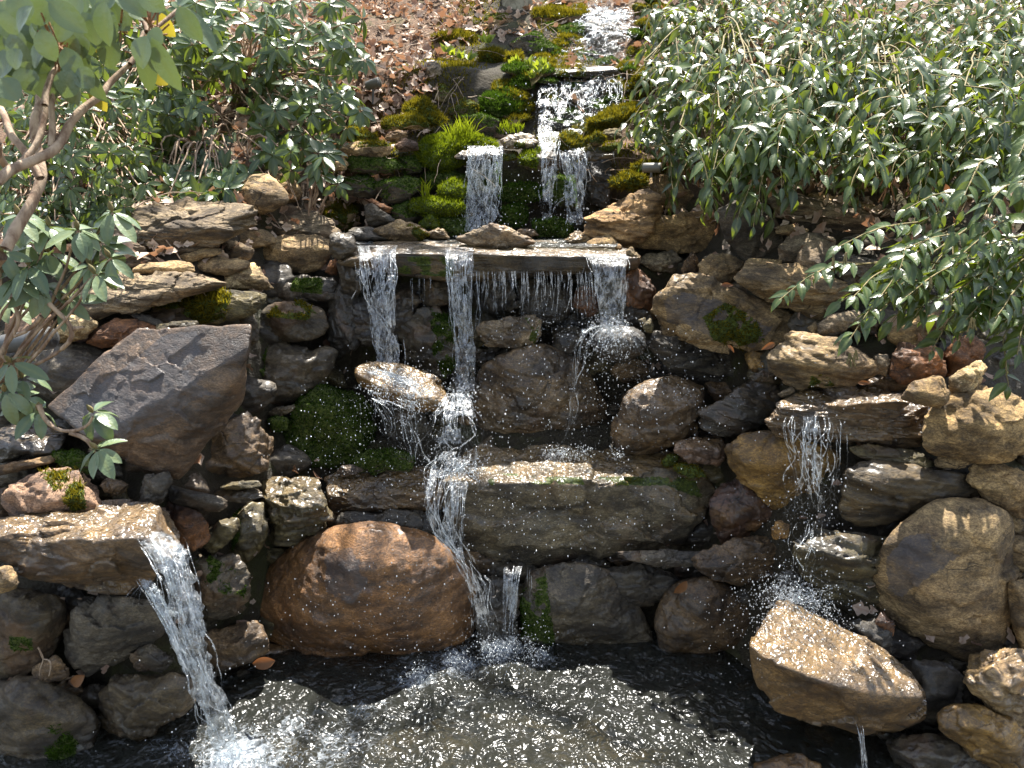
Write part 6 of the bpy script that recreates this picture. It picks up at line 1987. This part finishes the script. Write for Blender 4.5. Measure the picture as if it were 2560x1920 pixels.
# -- dead leaves, twigs, grass on the slope
def litter():
    Lv = Leaves()
    n = 0
    while n < 9500:
        x, z = rng.uniform(-3.4, 2.9), rng.uniform(1.75, 4.4)
        y = float(Yof(np.array([x]), np.array([z]))[0]) + .02
        if -.75 < x < .8 and z < 2.30:
            continue
        if x > .25 and rng.random() < .5:
            continue
        if -.55 < x - .05 * (z - 2) < .35 and z < 3.0:
            continue
        n += 1
        d = unit([rng.normal(), rng.normal() - .1, rng.normal() * .35 + .1])
        nn = unit(np.array([0, -.45, .85]) + rng.normal(0, .55, 3))
        L = rng.uniform(.045, .11)
        Lv.add((x, y, z + rng.uniform(.0, .035)), d, nn, L, L * rng.uniform(.45, .75), rng.uniform(-.9, .9), rng.random() ** .8)
    for _ in range(420):                                   # leaves caught in the joints of the banks
        x, z = rng.choice([rng.uniform(-2.2, -.75), rng.uniform(.7, 2.1)]), rng.uniform(.15, 1.9)
        y = float(Yof(np.array([x]), np.array([z]))[0]) + rng.uniform(.04, .16)
        L = rng.uniform(.04, .085)
        Lv.add((x, y, z), unit([rng.normal(), rng.normal() * .6, rng.normal() * .3]), unit(np.array([0, -.4, .9]) + rng.normal(0, .4, 3)), L, L * rng.uniform(.45, .75), rng.uniform(-.9, .9), rng.random() * .6)
    tag(Lv.build('leaf_litter', LEAF['dry'], None, (0, 0, 0), 'ragged', .35, 6), 'brown and orange dead leaves covering the slope', 'leaf litter', kind='stuff')
    M = Mesh()
    paths, rads = [], []
    for _ in range(620):
        x, z = rng.uniform(-3.0, 1.9), rng.uniform(1.8, 4.2)
        y = float(Yof(np.array([x]), np.array([z]))[0]) + .0
        if -.5 < x < .32 and z < 2.9:
            continue
        p = np.array([x, y, z + .03])
        d = unit([rng.normal(), rng.normal() * .8, rng.normal() * .35 + .12]) * rng.uniform(.12, .5)
        t = np.linspace(0, 1, 8)[:, None]
        q = p + d * t + np.array([0, 0, 1]) * (np.sin(t * 3.1) * rng.uniform(.0, .06)) + rng.normal(0, .004, (8, 3))
        paths.append(q); rads.append(np.linspace(1, .4, 8) * rng.uniform(.0018, .0045))
    for _ in range(150):                                    # stems and roots hanging among the cascades and behind the left shrubs
        P = px('V', [(rng.choice([rng.normal(960, 60), rng.normal(1420, 45), rng.normal(230, 120), rng.normal(560, 60)]), rng.uniform(150, 400))])
        h = hit(P)[0] - rng.uniform(.02, .25)
        p = at(P, h)[0]
        d = unit([rng.normal() * .6, -.4 + rng.normal() * .4, -.6 + rng.normal() * .5]) * rng.uniform(.12, .38)
        t = np.linspace(0, 1, 8)[:, None]
        q = p + d * t + np.array([0, 0, -1]) * t ** 2 * .06 + rng.normal(0, .004, (8, 3))
        paths.append(q); rads.append(np.linspace(1, .4, 8) * rng.uniform(.0014, .0034))
    V, F = tubes(np.array(paths), np.array(rads), 4)
    M.add(V, F)
    tag(M.build('dry_twigs', TWIG, None, (0, 0, 0)), 'dry twigs and bleached stems lying on the slope', 'twigs', kind='stuff')


litter()


def grass_tuft(label, tile, pts, d, n, L, mat='bright', name='grass_tuft'):
    V, F, T = [], [], []
    P = sample_poly(px(tile, pts), n)
    for p in P:
        c = at([p], d + rng.uniform(-.05, .05))[0]
        a = unit([rng.normal(0, .35), rng.normal(-.1, .3), 1.0])
        l_ = L * rng.uniform(.5, 1.15)
        sd = unit(np.cross(a, [rng.normal(), rng.normal(), 0])) * .003
        b = len(V)
        mid = c + a * l_ * .55
        tip = c + a * l_ + np.array([a[0], a[1], -.15]) * l_ * .35
        V += [c - sd, c + sd, mid + sd * .8, mid - sd * .8, tip]
        F += [[b, b + 1, b + 2], [b, b + 2, b + 3], [b + 3, b + 2, b + 4]]
        T += [.2, .2, .6, .6, 1.0]
    V = np.array(V)
    base = np.array([V[:, 0].mean(), V[:, 1].mean(), V[:, 2].min()])
    me = mesh_np(name, V - base, F, False)
    attr(me, 'tone', T)
    tag(put(name, me, MOSS[mat], None, base), label, 'grass', 'grass tufts beside the second cascade')


grass_tuft('tall bright green grass tuft growing on the big moss mound', 'B', '700,870 740,820 860,815 880,860 800,890', 4.48, 110, .115)
grass_tuft('small grass sprig between the moss ledges left of the second cascade', 'B', '540,1200 600,1180 610,1220 560,1230', 4.25, 22, .10)
grass_tuft('low green grass at the edge of the upper little pool', 'B', '1020,780 1100,760 1190,790 1150,820 1040,820', 5.0, 110, .05)


def bright_plant(label, tile, spots, d, L):
    base = at(px(tile, [spots[0]]), d)[0] - np.array([0, 0, .05])
    o = empty('seedling', base)
    tag(o, label, 'plant', 'bright seedlings above the second cascade')
    Lv, M = Leaves(), Mesh()
    for x, y in spots:
        c = at(px(tile, [(x, y)]), d + rng.uniform(-.04, .04))[0]
        for _ in range(6):
            Lv.add(c, unit([rng.normal(0, .5), rng.normal(-.2, .4), .8]), unit([rng.normal(0, .4), -1, .4]), L * rng.uniform(.7, 1.2), L * .38, .3, rng.random())
        branch(M, [base, c], .002, .0012, 6, 4)
    Lv.build('foliage', LEAF['fern'], o, base, 'lance', .25, 6)
    M.build('stem', STEMG, o, base)


bright_plant('row of bright yellow-green seedlings left of the third cascade lip', 'B', [(1230, 480), (1260, 440), (1290, 450), (1320, 430), (1250, 410), (1300, 400), (1210, 400)], 5.5, .075)
bright_plant('bright green seedling above the dry twigs', 'B', [(1120, 400), (1140, 390), (1105, 415)], 5.8, .075)
bright_plant('green leafy seedling on the yellow mossy bank', 'B', [(700, 320), (740, 340), (790, 360), (940, 260), (960, 265), (840, 370)], 6.2, .09)


# -- tree at the top of the slope
def tree():
    b = at(px('B', [(1145, 80)]), 7.5)[0]
    base = np.array([b[0], b[1], b[2] - .05])
    o = empty('tree', base)
    tag(o, 'grey-brown tree trunk at the top edge above the mossy boulders', 'tree')
    M, K = Mesh(), Mesh()
    t = np.linspace(0, 1, 30)
    C = base + np.stack([.06 * np.sin(t * 3), .15 * t, 7.0 * t], 1)
    r = .135 * (1 - .6 * t) * (1 + .9 * np.exp(-t * 42))
    V, F = tubes(C[None], r[None], 18)
    V += (fbm(V * np.array([1, 1, .3]), 14, 3, 3) * .014)[:, None] * np.array([1, 1, 0])
    M.add(V, F)
    for k in range(9):
        h = rng.uniform(3.2, 6.8)
        p = base + np.array([0, .1, h])
        a = rng.uniform(0, 6.28)
        d = np.array([math.cos(a), math.sin(a), rng.uniform(.4, .9)]) * rng.uniform(1.0, 2.2)
        branch(K, [p, p + d * .5 + np.array([0, 0, .1]), p + d], .06, .01, 14, 6)
    M.build('trunk', TREEBARK, o, base)
    K.build('crown', TREEBARK, o, base)


tree()

# -- small man-made things
def plastic(name, c, r=.45):
    m, nt, out = new_mat(name)
    B = NB(nt)
    tc = B.n('ShaderNodeTexCoord')
    n = B.noise(tc.outputs['Object'], 30, 5, .6)
    p = B.n('ShaderNodeBsdfPrincipled')
    B.l(B.mix(n, rgb(*[x * .6 for x in c]), rgb(*c)), p.inputs[0])
    p.inputs['Roughness'].default_value = r
    B.l(p.outputs[0], out.inputs[0])
    return m


PIPE = plastic('grey_plastic', (.11, .11, .105))
LAMPW = plastic('grey_metal', (.13, .12, .09))


def cylinder(M, a, b, r, k=20, cap=True, rings=None):
    a, b = np.asarray(a, float), np.asarray(b, float)
    t = np.array(rings or [(0, 1), (1, 1)], float)
    C = a + (b - a) * t[:, :1]
    rr = r * t[:, 1]
    V, F = tubes(C[None], rr[None], k)
    M.add(V, F)


def pipe():
    a = at(px('D', [(30, 585)]), 3.05)[0]
    b = at(px('D', [(303, 548)]), 2.95)[0]
    o = empty('drain_pipe', (a + b) / 2)
    tag(o, 'grey plastic pipe end lying among the stones at the left edge', 'pipe')
    M, N = Mesh(), Mesh()
    cylinder(M, a, b, .040, 24, rings=[(0, .97), (.70, .97), (1, .97), (1, .80), (.3, .80)])
    cylinder(N, a, b, .044, 24, rings=[(.68, .98), (.685, 1), (.99, 1.03), (1.0, 1.0), (1.0, .9)])
    M.build('pipe_body', PIPE, o, (a + b) / 2)
    N.build('collar', PIPE, o, (a + b) / 2)


pipe()


def spotlight(label, tile, p0, p1, foot, d, r):
    a, b, f = at(px(tile, [p0]), d + .03)[0], at(px(tile, [p1]), d)[0], at(px(tile, [foot]), d + .02)[0]
    o = empty('garden_spotlight', f)
    tag(o, label, 'lamp', 'garden spotlights beside the cascade')
    M, N = Mesh(), Mesh()
    cylinder(M, a, b, r, 16, rings=[(-.02, .2), (0, .9), (.06, 1), (.98, 1.05), (1, 1), (1, .85), (.92, .8), (.92, .02)])
    mid = (a + b) / 2
    cylinder(N, mid, f, .008, 8, rings=[(0, 1), (1, .8)])
    M.build('lamp_head', LAMPW, o, f)
    N.build('stake', PIPE, o, f)


spotlight('small pale garden spotlight among the dead leaves on the left', 'B', (215, 530), (292, 503), (250, 640), 5.4, .030)
spotlight('grey garden spotlight on the mossy bank to the right of the second cascade', 'B', (1910, 1030), (2020, 1030), (1960, 1090), 4.15, .024)


def fallen_leaf(label, tile, p0, p1, d, tone, W=.6):
    a, b = at(px(tile, [p0]), d)[0], at(px(tile, [p1]), d - .015)[0]
    Lv = Leaves()
    L = np.linalg.norm(b - a)
    Lv.add(a, b - a, unit([.15, -1, .5]), L * 1.05, L * W * .68, .5, tone)
    o = Lv.build('fallen_leaf', LEAF['brown'], None, a, 'lance', .5, 12)
    tag(o, label, 'leaf', 'single dead leaves lying on the rocks')


fallen_leaf('curled brown leaf in the crevice left of the jet', 'G', (520, 1090), (385, 1190), 2.36, .45)
fallen_leaf('orange-brown leaf stuck beside the long grey slate', 'H', (2180, 510), (2095, 620), 2.98, .6)
fallen_leaf('tan leaf standing upright under the big right shrub', 'C', (1730, 1130), (1745, 1260), 3.35, .8, .5)
fallen_leaf('dark red leaf on top of the big slanting brown slab', 'F', (350, 225), (440, 215), 3.1, .1, .5)
fallen_leaf('wet brown leaf lying at the waterline under the orange boulder', 'G', (1690, 1000), (1500, 1040), 2.62, .3)
fallen_leaf('small reddish leaf below the big slanting brown slab', 'F', (680, 580), (600, 620), 2.95, .35)
fallen_leaf('brown leaf floating at the edge of the amber ledge pool', 'F', (1190, 825), (1290, 820), 2.98, .35, .45)
fallen_leaf('brown leaf on the dark slate beside the falls', 'F', (390, 590), (450, 640), 3.0, .4, .4)


def rootlet():
    M = Mesh()
    for s in ('240,915 270,960 280,990 250,1050 245,1090', '280,985 320,985 335,1020 310,1090', '250,930 262,965 275,985'):
        P = px('G', s)
        branch(M, [at([p], 2.36)[0] for p in P], .0032, .0018, 14, 5)
    b = at(px('G', [(270, 1000)]), 2.36)[0]
    tag(M.build('dead_rootlet', TWIG, None, b), 'pale forked rootlet hanging on the shadowed lower left boulder', 'root')


rootlet()
